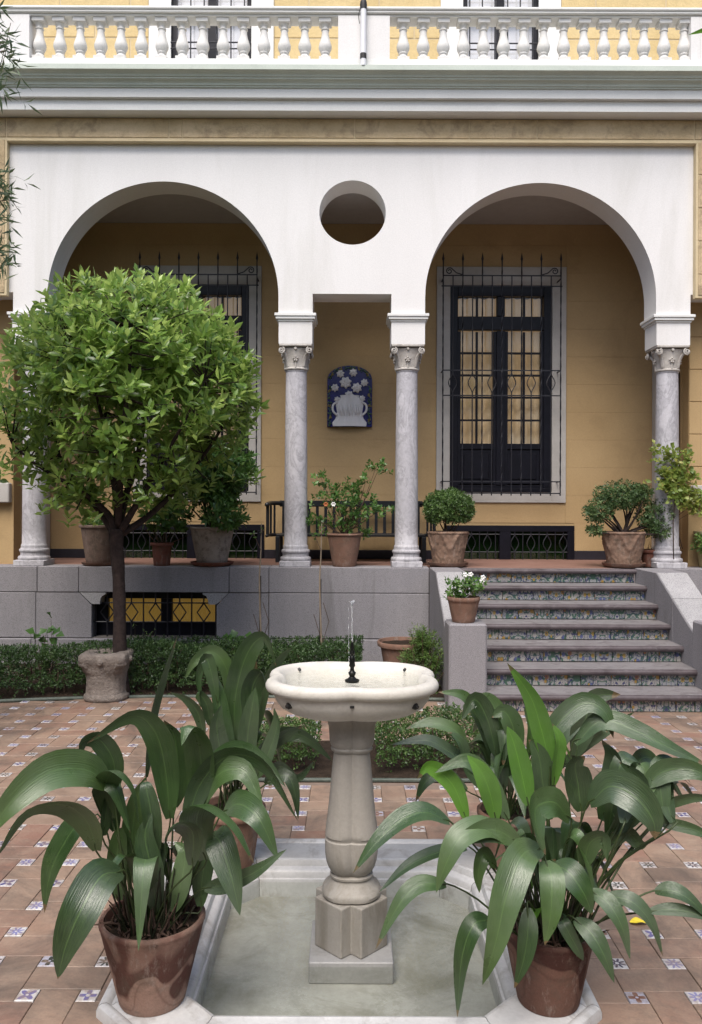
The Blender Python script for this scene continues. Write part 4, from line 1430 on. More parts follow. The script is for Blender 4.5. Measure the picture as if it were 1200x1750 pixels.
u = unit(NT_ * 2)
keep = []
for q in u:
    pr = 1.0 if q[2] > -0.05 else max(0.0, 1.0 + 0.95 * (q[2] + 0.05))
    keep.append(rng.random() < pr)
u = u[np.array(keep)][:NT_]
rr = 1 - 0.42 * rng.random(len(u)) ** 1.5
lump = np.array([mnoise.noise(Vector(q) * 3.1 + Vector((4, 2, 9))) for q in u])
low = np.clip(-u[:, 2], 0, 1)
rr = rr * (1 + (0.07 + 0.10 * low) * lump)
sq = np.ones((len(u), 3))
sq[:, 2] = np.where(u[:, 2] > 0, CR[2], CR[2] * 0.98)
cent = np.array(CC)[None] + u * rr[:, None] * np.stack([np.full(len(u), CR[0]), np.full(len(u), CR[1]), sq[:, 2]], 1)
# lower skirt: knock holes so wall and branches show through
hole = np.array([mnoise.noise(Vector(c) * 2.3 + Vector((1, 5, 2))) for c in cent])
zrel = (cent[:, 2] - CC.z) / CR[2]
hole2 = np.array([mnoise.noise(Vector(c) * 3.4 + Vector((7, 1, 4))) for c in cent])
keepm = ~((zrel < 0.45) & (hole2 > 0.22)) & ~((zrel < -0.02) & (hole > 0.16 + 0.5 * (zrel + 0.35)))
cent, u = cent[keepm], u[keepm]
ax = u * 0.8 + np.array([[0, -0.15, 0.6]]) + rng.normal(size=u.shape) * 0.35
leaf_tone = np.clip(0.42 + 0.24 * rng.normal(size=len(u)), 0.0, 1)
# sprigs along the limbs fill the lower skirt loosely
ls = []
for l in limbs:
    pts = catmull([TPt(*q) for q in l], 24)
    for q in pts[8:]:
        for k in range(3):
            ls.append(list(q + Vector((rng.normal() * 0.16, rng.normal() * 0.18, rng.normal() * 0.11 - 0.02))))
ls = np.array(ls)
ls = ls[(ls[:, 2] - CC.z) < -0.25]
cent = np.concatenate([cent, ls]); u = np.concatenate([u, unit(len(ls)) * 0.6 + np.array([[0, -0.2, 0.3]])])
ax = np.concatenate([ax, u[-len(ls):] + np.array([[0, -0.1, 0.5]])])
leaf_tone = np.clip(0.40 + 0.18 * (cent[:, 2] - CC.z) / CR[2] + 0.24 * rng.normal(size=len(u)), 0.0, 1)   # leaf tone grows lighter towards the top
A1 = rosettes(cent, ax, 8, 0.115, 0.046, (0.35, 1.4), leaf_tone, 0.17, 0.11, fine=True)
# inner leaves in the darker tones
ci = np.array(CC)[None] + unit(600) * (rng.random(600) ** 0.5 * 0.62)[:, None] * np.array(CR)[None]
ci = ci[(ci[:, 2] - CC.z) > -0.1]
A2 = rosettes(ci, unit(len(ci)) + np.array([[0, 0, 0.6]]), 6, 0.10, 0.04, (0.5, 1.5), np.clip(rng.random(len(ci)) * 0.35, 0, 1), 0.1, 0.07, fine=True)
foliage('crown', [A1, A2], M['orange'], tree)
tw_ = MB()
tarr = np.array([list(t) for t in tips])
sel = rng.choice(len(cent), 420, replace=False)
for i in sel:
    c = Vector(cent[i])
    j = int(np.argmin(((tarr - cent[i]) ** 2).sum(1)))
    s = Vector(tarr[j])
    if (c - s).length > 0.75: continue
    m = s.lerp(c, 0.5) + Vector((0, 0, -0.03))
    tw_.tube([s, m, c], [0.008, 0.006, 0.003], 4, cap=False)
o = tw_.build('twigs', M['bark'], tree, smooth=True, fix=False)
o['kind'] = 'stuff'

# ------------------------------------------------------------------ hedges
def hedge_box(name, label, boxes, n_per_m2, mat, L, W, group=None, zj=0.05):
    """boxes: callables (s in 0..1) -> centre line; clipped hedge as leaf shell over a woody core"""
    t = thing(name, label, 'hedge', group, loc=(boxes[0][0][0][0], boxes[0][0][0][1], 0))
    arrs = []
    wood = MB()
    for (path, wd, ht) in boxes:
        path = [Vector((p[0], p[1], 0)) for p in path]
        for a, b in zip(path[:-1], path[1:]):
            ln = (b - a).length
            tdir = (b - a).normalized(); sd_ = Vector((-tdir.y, tdir.x, 0))
            n_ = int(ln * (wd + 2 * ht) * n_per_m2)
            s = rng.random(n_)
            per = rng.random(n_) * (wd + 2 * ht)
            pos = np.zeros((n_, 3)); nr = np.zeros((n_, 3))
            for i in range(n_):
                q = a + tdir * (s[i] * ln)
                if per[i] < ht:
                    o_, z, nv_ = -wd / 2, per[i], -sd_
                elif per[i] < ht + wd:
                    o_, z, nv_ = per[i] - ht - wd / 2, ht, Vector((0, 0, 1))
                else:
                    o_, z, nv_ = wd / 2, per[i] - ht - wd, sd_
                # round the shoulders
                k = 1 - 0.10 * max(0, (abs(o_) / (wd / 2)) * (z / ht)) ** 4
                nz = mnoise.noise(Vector((q.x * 2.2, q.y * 2.2, z * 3))) * zj
                inn = rng.random() ** 2 * 0.10
                pp = q + sd_ * (o_ * k) + Vector((0, 0, z * k)) + nv_ * (nz - inn)
                if z < 0.1 and rng.random() < 0.85: pp.z = 0.1 + rng.random() * 0.1
                pos[i] = pp; nr[i] = nv_
            ax_ = nr + rng.normal(size=(n_, 3)) * 0.55 + np.array([[0, 0, 0.35]])
            cl = np.array([mnoise.noise(Vector(p) * 4.0) for p in pos]) * 0.4
            arrs.append(rosettes(pos, ax_, 5, L, W, (0.4, 1.4), np.clip(0.45 + cl + 0.15 * rng.normal(size=n_), 0, 1), 0.15, 0.03))
            for q in range(int(ln / 0.09)):
                p0 = a + tdir * (rng.random() * ln) + sd_ * rng.uniform(-0.35, 0.35) * wd
                p0.z = 0.0
                wood.tube([p0, p0 + Vector((rng.normal() * 0.03, rng.normal() * 0.03, ht * 0.5)), p0 + Vector((rng.normal() * 0.06, rng.normal() * 0.06, ht * 0.9))], [0.008, 0.006, 0.003], 4, cap=False)
    o = wood.build('stems', M['twig'], t, fix=False); o['kind'] = 'stuff'
    foliage('foliage', arrs, mat, t)
    return t


hp = [(x, bed_edge(x) + 0.28) for x in np.linspace(-4.2, 0.1, 10)]
hedge_box('box_hedge', 'long dark clipped box hedge along the granite terrace wall', [(hp, 0.46, 0.44)], 1500, M['hedge'], 0.026, 0.015, zj=0.07)
hp2 = [(x, bed_edge(x) + 0.85) for x in np.linspace(-2.2, 0.12, 4)]
hedge_box('box_hedge', 'low rear box hedge between the long hedge and the granite wall', [(hp2, 0.35, 0.40)], 1100, M['hedge'], 0.026, 0.015)
hedge_box('box_hedge', 'low round box bush behind the fountain, next to the left aspidistra', [([(-0.62, 5.36), (-0.42, 5.36), (-0.2, 5.36)], 0.36, 0.33)], 1700, M['box'], 0.021, 0.013, zj=0.09)
hedge_box('box_hedge', 'low box hedge in the small bed behind the fountain, towards the stairs', [([(0.16, 5.42), (0.45, 5.42), (0.9, 5.42)], 0.42, 0.34)], 1700, M['box'], 0.021, 0.013, zj=0.09)

# ------------------------------------------------------------------ pots
def pot_profile(rt_, rb, h, rim=0.02, rimh=0.035, th=0.016, flare=0.0):
    pr = [(rb * 0.96, 0.0), (rb, 0.008)]
    for i in range(1, 9):
        t = i / 8
        pr.append((rb + (rt_ - rim - rb) * t ** (1 + flare), 0.008 + (h - rimh - 0.008) * t))
    pr += [(rt_ - 0.003, h - rimh + 0.004), (rt_, h - rimh * 0.6), (rt_, h - 0.006), (rt_ - 0.006, h), (rt_ - th, h - 0.002), (rt_ - th - 0.004, h - 0.02), (rt_ - th - 0.014, h - 0.06)]
    return pr


def potted(name, label, cat, loc, rt_, rb, h, mat, saucer=None, group=None, soil=True, disp=None, rim=0.02, rimh=0.035, n=40):
    t = thing(name, label, cat, group, loc=loc)
    z0 = 0.0
    if saucer:
        rs, hs = saucer
        MB().lathe([(rs * 0.8, 0.0), (rs * 0.95, hs * 0.4), (rs, hs), (rs - 0.012, hs), (rs * 0.85, hs * 0.55), (0.001, hs * 0.55)], 36, loc).build('saucer', M['terra_brown'] if mat != M['terra_grey'] else M['terra_red'], t, smooth=40)
        z0 = saucer[1] * 0.58
    c = (loc[0], loc[1], loc[2] + z0)
    pr = pot_profile(rt_, rb, h, rim, rimh)
    if disp:      # more rings so the relief has something to push
        pr2 = []
        for (a0, b0_), (a1, b1_) in zip(pr[:-1], pr[1:]):
            k_ = max(1, int(abs(b1_ - b0_) / 0.009))
            pr2 += [(a0 + (a1 - a0) * q_ / k_, b0_ + (b1_ - b0_) * q_ / k_) for q_ in range(k_)]
        pr = pr2 + [pr[-1]]
    p = MB().lathe(pr, n, c, disp=disp).build('pot', mat, t, smooth=50)
    if soil:
        s = MB()
        rr_ = rt_ - 0.022
        for k in range(5):
            for j in range(20):
                a = 2 * PI * j / 20
                r_ = rr_ * k / 4
                s.v.append((c[0] + r_ * math.cos(a), c[1] + r_ * math.sin(a), c[2] + h - 0.03 + 0.012 * mnoise.noise(Vector((r_ * math.cos(a) * 20, r_ * math.sin(a) * 20, loc[0]))) + 0.012 * (1 - k / 4)))
        for k in range(4):
            for j in range(20):
                s.f.append((k * 20 + j, k * 20 + (j + 1) % 20, (k + 1) * 20 + (j + 1) % 20, (k + 1) * 20 + j))
        s.build('soil', M['soil'], t, smooth=True)
    return t, Vector((c[0], c[1], c[2] + h - 0.03))


# ------------------------------------------------------------------ pool
pool = thing('fountain_pool', 'shallow square marble-rimmed pool with cut corners round the fountain', 'pool', loc=(0, PC, 0))
prof = [(0.0, -0.02), (0.0, 0.022), (0.006, 0.036), (0.018, 0.043), (0.032, 0.042), (0.042, 0.034), (0.046, 0.030), (0.052, 0.031), (0.060, 0.036), (0.23, 0.036), (0.242, 0.041), (0.254, 0.037), (0.260, 0.024), (0.262, 0.012), (0.274, 0.008), (0.286, 0.004), (0.294, -0.006), (0.296, -0.03), (0.304, -0.034), (0.310, -0.115)]


def octa(d, hh=0.85, c=0.30):
    h_ = hh - d
    cc = max(0.0, c - 0.586 * d)
    return [(h_ - cc, -h_), (h_, -h_ + cc), (h_, h_ - cc), (h_ - cc, h_), (-h_ + cc, h_), (-h_, h_ - cc), (-h_, -h_ + cc), (-h_ + cc, -h_)]


rings = [[(x, PC + y, z) for (x, y) in octa(d)] for d, z in prof]
for k in range(8):
    mb = MB()
    j = (k + 1) % 8
    for r_ in rings:
        a, b = Vector(r_[k]), Vector(r_[j])
        e = (b - a)
        sh_ = e.normalized() * min(0.0012, e.length * 0.4) if e.length > 1e-4 else Vector((0, 0, 0))
        mb.v += [tuple(a + sh_), tuple(b - sh_)]
    for i in range(len(rings) - 1):
        mb.f.append((2 * i, 2 * i + 1, 2 * i + 3, 2 * i + 2))
    mb.build('rim_slab', M['rim'], pool, smooth=35)
MB().box(-0.60, 0.60, PC - 0.60, PC + 0.60, -0.16, -0.112).build('pool_floor', M['poolfloor'], pool)
wt = MB()
N_ = 30
for i in range(N_ + 1):
    for j in range(N_ + 1):
        wt.v.append((-0.542 + 1.084 * i / N_, PC - 0.542 + 1.084 * j / N_, -0.045))
for i in range(N_):
    for j in range(N_):
        a = i * (N_ + 1) + j
        wt.f.append((a, a + N_ + 1, a + N_ + 2, a + 1))
wt.build('water', M['water'], pool, smooth=True, fix=False)

# ------------------------------------------------------------------ fountain
fo = thing('fountain', 'cream marble pedestal fountain with four-lobed basin and dark bronze jet', 'fountain', loc=(0, PC, -0.112))
FX = X(603, PC)


def quat(k):
    """four round lobes on the diagonals; k = distance of lobe centres over lobe radius"""
    def f(a, j=0):
        ph = ((a - PI / 4 + PI / 4) % (PI / 2)) - PI / 4
        return (k * math.cos(ph) + math.sqrt(max(0, 1 - (k * math.sin(ph)) ** 2))) / (1 + k)
    return f


MB().box(FX - 0.163, FX + 0.163, PC - 0.163, PC + 0.163, -0.112, -0.028, 0.004).build('plinth', stone('grey_plinth_marble', (0.27, 0.265, 0.26), (0.37, 0.365, 0.36), 5, 0.5, 0.2, 60, stain=((0.19, 0.185, 0.16), 5, 0.55, 0.5)), fo)
q4 = [(0.0, -0.112), (0.04, -0.150), (0.150, -0.040), (0.112, 0.0), (0.150, 0.040), (0.04, 0.150), (0.0, 0.112), (-0.04, 0.150), (-0.150, 0.040), (-0.112, 0.0), (-0.150, -0.040), (-0.04, -0.150)]
bk = MB().prism([(FX + x * 0.97, PC + y * 0.97) for x, y in q4], -0.0275, 0.165, 'z').build('base_block', M['marble_f'], fo)
bv = bk.modifiers.new('edge', 'BEVEL'); bv.width = 0.005; bv.segments = 2
bp2 = [(0.115, 0.166), (0.124, 0.172), (0.126, 0.185), (0.118, 0.198), (0.106, 0.205), (0.096, 0.222), (0.088, 0.232), (0.086, 0.240), (0.092, 0.244), (0.093, 0.252), (0.086, 0.257)]
MB().lathe(bp2, 96, (FX, PC, 0), quat(0.34)).build('base_moulding', M['marble_f'], fo, smooth=40)
sh = [(0.082, 0.257), (0.092, 0.268), (0.104, 0.285), (0.113, 0.31), (0.118, 0.34), (0.119, 0.375), (0.119, 0.397), (0.113, 0.401), (0.113, 0.408), (0.118, 0.414), (0.117, 0.43), (0.112, 0.455), (0.104, 0.52), (0.096, 0.60), (0.088, 0.68), (0.082, 0.725), (0.081, 0.74), (0.092, 0.748), (0.094, 0.756), (0.090, 0.762), (0.094, 0.768), (0.100, 0.785), (0.101, 0.80), (0.104, 0.84), (0.112, 0.868), (0.128, 0.889)]
MB().lathe(sh, 96, (FX, PC, 0), quat(0.62)).build('shaft', M['marble_f'], fo, smooth=40)
ba = [(0.10, 0.886), (0.16, 0.888), (0.225, 0.896), (0.275, 0.912), (0.315, 0.936), (0.338, 0.965), (0.346, 0.988), (0.349, 0.994), (0.362, 0.997), (0.374, 1.003), (0.380, 1.013), (0.380, 1.025), (0.374, 1.036), (0.362, 1.043), (0.346, 1.045), (0.332, 1.041), (0.322, 1.030), (0.314, 1.012), (0.300, 0.990), (0.26, 0.975), (0.18, 0.968), (0.001, 0.966)]
basin = MB().lathe(ba, 128, (FX, PC, 0), quat(0.58), ysc=0.84).build('basin', M['marble_basin'], fo, smooth=50)
# water sheet in the basin
wq = quat(0.58)
wb_ = MB()
for k in range(6):
    for j in range(64):
        a = 2 * PI * j / 64
        r_ = 0.3165 * wq(a) * max(k, 0.02) / 5
        wb_.v.append((FX + r_ * math.cos(a), PC + r_ * math.sin(a) * 0.84, 1.016))
for k in range(5):
    for j in range(64):
        wb_.f.append((k * 64 + j, (k + 1) * 64 + j, (k + 1) * 64 + (j + 1) % 64, k * 64 + (j + 1) % 64))
wb_.build('basin_water', M['water_b'], basin, smooth=True, fix=False)
for k in range(4):
    a = PI / 4 + k * PI / 2
    dv = Vector((math.cos(a), math.sin(a) * 0.84, 0))
    c0 = Vector((FX, PC, 0))
    sp_ = MB().tube([c0 + dv * 0.315 + Vector((0, 0, 0.965)), c0 + dv * 0.343 + Vector((0, 0, 0.963))], [0.012, 0.013], 10)
    sp_.tube([c0 + dv * 0.343 + Vector((0, 0, 0.963)), c0 + dv * 0.352 + Vector((0, 0, 0.961))], [0.008, 0.007], 8)
    sp_.tube([c0 + dv * 0.322 + Vector((0, 0, 1.026)), c0 + dv * 0.312 + Vector((0, 0, 1.022))], [0.007, 0.006], 8)
    sp_.build('spout', M['lead'], basin, smooth=40)
MB().box(FX - 0.008, FX + 0.008, PC - 0.84 * 0.345 * wq(-PI / 2) - 0.002, PC - 0.84 * 0.29 * wq(-PI / 2), 0.965, 0.974).build('overflow_slot', M['lead'], basin)
nz = [(0.028, 1.012), (0.030, 1.02), (0.018, 1.026), (0.010, 1.034), (0.014, 1.042), (0.016, 1.05), (0.009, 1.057), (0.008, 1.07), (0.013, 1.078), (0.011, 1.09), (0.0135, 1.10), (0.010, 1.112), (0.007, 1.118), (0.011, 1.126), (0.010, 1.135), (0.006, 1.143), (0.008, 1.15), (0.0065, 1.162), (0.004, 1.172)]
MB().lathe(nz, 18, (FX, PC, 0)).build('nozzle', M['bronze'], fo, smooth=50)
wm = NT('jet_water')
wm.col((0.85, 0.87, 0.9)); wm.set(Roughness=0.12, IOR=1.33); wm.bsdf.inputs['Transmission Weight'].default_value = 0.75
jet = MB()
jz = H(1030, PC)
pts = [(FX - 0.0015 * i / 10 + 0.001 * math.sin(i * 2.1), PC, 1.172 + (jz - 1.172) * i / 12) for i in range(13)]
jet.tube(pts, [0.0022, 0.0022, 0.0024, 0.0022, 0.0026, 0.0024, 0.0028, 0.0026, 0.003, 0.003, 0.0035, 0.0045, 0.004], 8)
for i in range(9):
    c = Vector((FX - 0.003 + rng.normal() * 0.004, PC + rng.normal() * 0.004, jz + rng.normal() * 0.006))
    r_ = rng.uniform(0.003, 0.0055)
    jet.lathe([(0.0001, -r_), (r_ * 0.8, -r_ * 0.5), (r_, 0), (r_ * 0.8, r_ * 0.5), (0.0001, r_)], 8, c)
for i in range(16):
    t = rng.random()
    c = Vector((FX - 0.012 - 0.004 * t, PC - 0.005, 1.03 + (jz - 1.05) * t))
    r_ = rng.uniform(0.0012, 0.002)
    jet.lathe([(0.0001, -r_ * 5), (r_ * 0.8, -r_ * 2), (r_, 0), (r_ * 0.8, r_ * 2), (0.0001, r_ * 5)], 6, c)
jet.build('water_jet', wm.m, fo, smooth=True)

# ------------------------------------------------------------------ aspidistra plants
def blade(mid, width, twist=0.0, fold=0.22, wave=0.0, ns=18, nx=6, prof=None, side0=None):
    """lens-shaped leaf along a list of mid-rib points"""
    pts = catmull(mid, ns)
    V, FS, UV = [], [], []
    prev = None
    for i, p in enumerate(pts):
        t = i / ns
        tg = (pts[min(i + 1, ns)] - pts[max(i - 1, 0)]).normalized()
        if prev is None:
            s = side0 if side0 is not None else tg.cross(Vector((0, 0, 1)))
            if s.length < 0.15: s = Vector((1, 0, 0))
            s = (s - tg * s.dot(tg)).normalized()
            s = Matrix.Rotation(twist, 3, tg) @ s
        else:
            s = (prev - tg * prev.dot(tg))
            s = s.normalized() if s.length > 1e-4 else prev
        prev = s
        nr_ = s.cross(tg).normalized()
        wv = width * (max(0.0, math.sin(PI * min(1, (t * 0.97 + 0.03)) ** 0.82)) ** 0.78) * (1 - 0.25 * t)
        if t > 0.999: wv = 0.0008
        wv = max(wv, 0.004 * (1 - t) + 0.0006)
        for k in range(nx + 1):
            u_ = k / nx - 0.5
            z = (abs(u_) * 2) ** 1.3 * fold * wv * 0.5 + wave * wv * math.sin(t * 9 + u_ * 4) * abs(u_)
            V.append(p + s * (u_ * wv) + nr_ * z)
            UV.append((k / nx, t * 3))
    for i in range(ns):
        for k in range(nx):
            a = i * (nx + 1) + k
            FS.append((a, a + 1, a + nx + 2, a + nx + 1))
    return V, FS, UV


def asp_leaf(parent, base, mid, width, mat, twist=0.0, fold=0.25, side0=None, wave=0.05):
    V, FS, UV = blade(mid, width, twist, fold, wave, side0=side0)
    b0 = Vector(mid[0]); d0 = (Vector(mid[1]) - b0).normalized()
    ln = (b0 - base).length
    st = catmull([base, base.lerp(b0, 0.5) + Vector((0, 0, 0.08 * ln)), b0 - d0 * min(0.02, ln * 0.2), b0 + d0 * 0.03], 8)
    mb = MB(); mb.tube(st, [0.0042, 0.004, 0.0038, 0.0036, 0.0034, 0.0032, 0.003, 0.0026, 0.002], 5, cap=False)
    me = bpy.data.meshes.new('leaf')
    o_ = len(V)
    me.from_pydata([tuple(v) for v in V] + mb.v, [], FS + [tuple(i + o_ for i in f) for f in mb.f])
    me.materials.append(mat); me.materials.append(M['petiole'])
    for i, p in enumerate(me.polygons):
        p.material_index = 0 if i < len(FS) else 1
    uv = me.uv_layers.new(name='UVMap')
    for lp in me.loops:
        uv.data[lp.index].uv = UV[lp.vertex_index] if lp.vertex_index < o_ else (0.3, 0.5)
    me.shade_smooth()
    o = link('leaf', me, None, parent)
    return o


def rand_asp(parent, c, n_, hmin, hmax, reach, wmin=0.07, wmax=0.12, az0=None, azr=PI, young=0.12, zoff=0.0):
    for i in range(n_):
        a = rng.random() * 2 * PI if az0 is None else az0 + rng.uniform(-azr, azr)
        e = rng.uniform(0.15, 1.0)
        rr_ = reach * e
        hh = rng.uniform(hmin, hmax)
        dv = Vector((math.cos(a), math.sin(a), 0))
        base = c + Vector((rng.normal() * 0.035, rng.normal() * 0.035, -0.005))
        p0 = c + dv * (rr_ * 0.30) + Vector((0, 0, hh * 0.55))
        p1 = c + dv * (rr_ * 0.55) + Vector((0, 0, hh))
        p2 = c + dv * (rr_ * 0.85) + Vector((0, 0, hh * (1.0 - 0.15 * e)))
        p3 = c + dv * (rr_ * 1.15) + Vector((0, 0, hh * (0.85 - 0.6 * e * rng.random()) - 0.05))
        mt = M['asp_young'] if rng.random() < young else M['asp']
        asp_leaf(parent, base, [p0, p1, p2, p3], rng.uniform(wmin, wmax), mt, rng.normal() * 0.5)


def px_leaves(parent, c, Zc, specs):
    """specs: (points (px, py, dz), width in metres, twist, material, facing) measured on the photo, dz = depth from the pot's centre"""
    for sp_ in specs:
        pts, wd, tw_ = sp_[0], sp_[1], sp_[2]
        mt = M['asp_young'] if len(sp_) > 3 and sp_[3] else M['asp']
        face = sp_[4] if len(sp_) > 4 else None
        mid = [P(a, b, Zc + d) for a, b, d in pts]
        m0 = mid[0]
        base = c + Vector(((m0.x - c.x) * 0.22 + rng.normal() * 0.02, (m0.y - c.y) * 0.25 + rng.normal() * 0.03, -0.008))
        base.x = c.x + max(-0.11, min(0.11, base.x - c.x)); base.y = c.y + max(-0.11, min(0.11, base.y - c.y))
        # by default the blade turns its face half up, half to the garden front
        tg = (mid[1] - mid[0]).normalized()
        s0 = None
        if face is not None:
            s0 = tg.cross(Vector(face))
        else:
            s0 = tg.cross(Vector((0, -0.75, 0.65)))
        asp_leaf(parent, base, mid, wd, mt, tw_, side0=s0)


def sheaths(parent, c, rad, n_):
    mb = MB()
    for i in range(n_):
        a = rng.random() * 6.28; r_ = rad * math.sqrt(rng.random())
        b = c + Vector((r_ * math.cos(a), r_ * math.sin(a), -0.015))
        t_ = b + Vector((rng.normal() * 0.025, rng.normal() * 0.025, rng.uniform(0.03, 0.13)))
        mb.tube([b, b.lerp(t_, 0.5) + Vector((rng.normal() * 0.006, 0, 0)), t_], [0.006, 0.005, 0.0012], 5, cap=False)
    st_ = MB()
    for i in range(n_ // 2):
        a = rng.random() * 6.28; r_ = rad * 0.85 * math.sqrt(rng.random())
        b = c + Vector((r_ * math.cos(a), r_ * math.sin(a), -0.01))
        t_ = b + Vector((r_ * math.cos(a) * 0.5 + rng.normal() * 0.02, r_ * math.sin(a) * 0.5 + rng.normal() * 0.02, rng.uniform(0.10, 0.24)))
        st_.tube([b, b.lerp(t_, 0.5), t_], [0.0042, 0.0035, 0.0022], 5, cap=False)
    so = st_.build('stalks', M['stalk'], parent, smooth=True, fix=False)
    so['kind'] = 'stuff'
    for i in range(n_ // 2):
        a = rng.random() * 6.28; r_ = rad * math.sqrt(rng.random())
        b = c + Vector((r_ * math.cos(a), r_ * math.sin(a), 0.004))
        t_ = b + Vector((rng.normal() * 0.035, rng.normal() * 0.035, rng.uniform(0.0, 0.03)))
        mb.tube([b, b.lerp(t_, 0.5) + Vector((0, 0, 0.01)), t_], [0.001, 0.006, 0.001], 4, cap=False)
    o = mb.build('dry_sheaths', M['brown_leaf'], parent, smooth=True, fix=False)
    o['kind'] = 'stuff'


ZP1 = 2.80
potL, cL = potted('aspidistra_plant', 'broad-leaved potted plant in pale clay pot with dark damp patch, at the pool corner', 'potted plant', (X(264, ZP1), ZP1, 0.037), 0.178, 0.112, 0.285, M['terra_damp'], rim=0.004, rimh=0.024)
SL = [
    ([(188, 1345, -0.02), (150, 1318, -0.10), (85, 1322, -0.2), (20, 1375, -0.28), (-25, 1440, -0.3)], 0.135, 0.1),
    ([(168, 1455, -0.05), (150, 1405, -0.10), (110, 1378, -0.15), (45, 1392, -0.2), (-5, 1470, -0.22)], 0.11, -0.3),
    ([(165, 1400, 0.05), (135, 1410, 0.02), (100, 1465, 0.0), (85, 1510, 0.0), (79, 1562, 0.0)], 0.105, 0.0),
    ([(210, 1492, -0.12), (175, 1500, -0.2), (140, 1560, -0.28), (115, 1620, -0.3), (102, 1675, -0.3)], 0.14, 0.0),
    ([(193, 1400, 0.02), (183, 1340, -0.03), (205, 1318, -0.08), (232, 1350, -0.10), (240, 1410, -0.1)], 0.10, 0.15),
    ([(200, 1420, 0.05), (185, 1370, 0.03), (175, 1335, 0.0), (200, 1350, -0.04), (225, 1425, -0.05)], 0.10, 0.5),
    ([(292, 1400, 0.05), (285, 1320, 0.04), (268, 1255, 0.0), (228, 1225, -0.05), (150, 1272, -0.12)], 0.105, 0.3),
    ([(200, 1350, 0.1), (195, 1300, 0.08), (170, 1265, 0.05), (142, 1272, 0.02), (140, 1310, 0.0)], 0.085, 0.2),
    ([(252, 1330, 0.12), (262, 1230, 0.12), (280, 1160, 0.12), (304, 1088, 0.12)], 0.05, 1.15),
    ([(338, 1405, 0.06), (346, 1330, 0.05), (340, 1265, 0.0), (322, 1240, -0.06), (312, 1275, -0.1)], 0.115, 0.0),
    ([(268, 1470, -0.02), (262, 1400, -0.03), (252, 1350, -0.02), (250, 1335, 0.0)], 0.07, 0.3),
    ([(352, 1470, -0.05), (338, 1400, -0.10), (360, 1375, -0.16), (405, 1410, -0.22), (438, 1478, -0.25)], 0.135, 0.0),
    ([(365, 1430, -0.05), (378, 1440, -0.10), (398, 1500, -0.15), (413, 1565, -0.18)], 0.11, 0.1),
    ([(385, 1390, 0.02), (410, 1375, -0.02), (445, 1400, -0.08), (478, 1470, -0.1)], 0.105, -0.2),
    ([(318, 1420, 0.0), (345, 1340, 0.03), (395, 1292, 0.03), (455, 1310, 0.0), (512, 1404, -0.03)], 0.10, 0.55),
    ([(330, 1400, 0.08), (365, 1320, 0.08), (405, 1285, 0.08), (450, 1300, 0.05), (490, 1345, 0.02)], 0.09, 0.0),
    ([(345, 1380, 0.05), (375, 1325, 0.03), (420, 1320, 0.0), (452, 1385, -0.04)], 0.10, -0.3),
    ([(330, 1480, -0.12), (332, 1425, -0.15), (305, 1408, -0.18), (285, 1430, -0.2), (284, 1470, -0.2)], 0.085, 0.0),
    ([(270, 1560, -0.05), (262, 1490, -0.06), (250, 1430, -0.05), (262, 1390, -0.03)], 0.09, 0.1),
    ([(352, 1520, -0.02), (390, 1512, -0.05), (440, 1490, -0.1), (492, 1452, -0.12)], 0.065, 0.3),
    ([(208, 1540, 0.02), (202, 1480, 0.02), (206, 1430, 0.02), (212, 1415, 0.02)], 0.075, 0.2),
    ([(345, 1550, 0.0), (350, 1490, 0.02), (362, 1440, 0.03), (372, 1420, 0.03)], 0.085, -0.2),
    ([(298, 1560, -0.04), (312, 1510, -0.04), (318, 1460, -0.02), (300, 1440, 0.0)], 0.08, 0.0),
    ([(236, 1510, 0.05), (228, 1440, 0.06), (236, 1370, 0.06), (250, 1330, 0.05)], 0.09, 0.2),
    ([(180, 1430, 0.0), (182, 1400, 0.0), (186, 1370, 0.0), (184, 1345, 0.0)], 0.05, 0.9),
    ([(300, 1380, 0.12), (306, 1320, 0.12), (300, 1262, 0.10), (282, 1232, 0.06)], 0.10, 0.1),
]
px_leaves(potL, cL, ZP1, SL)
sheaths(potL, cL, 0.13, 90)
rand_asp(potL, cL, 10, 0.12, 0.33, 0.22, 0.06, 0.09, young=0.0)

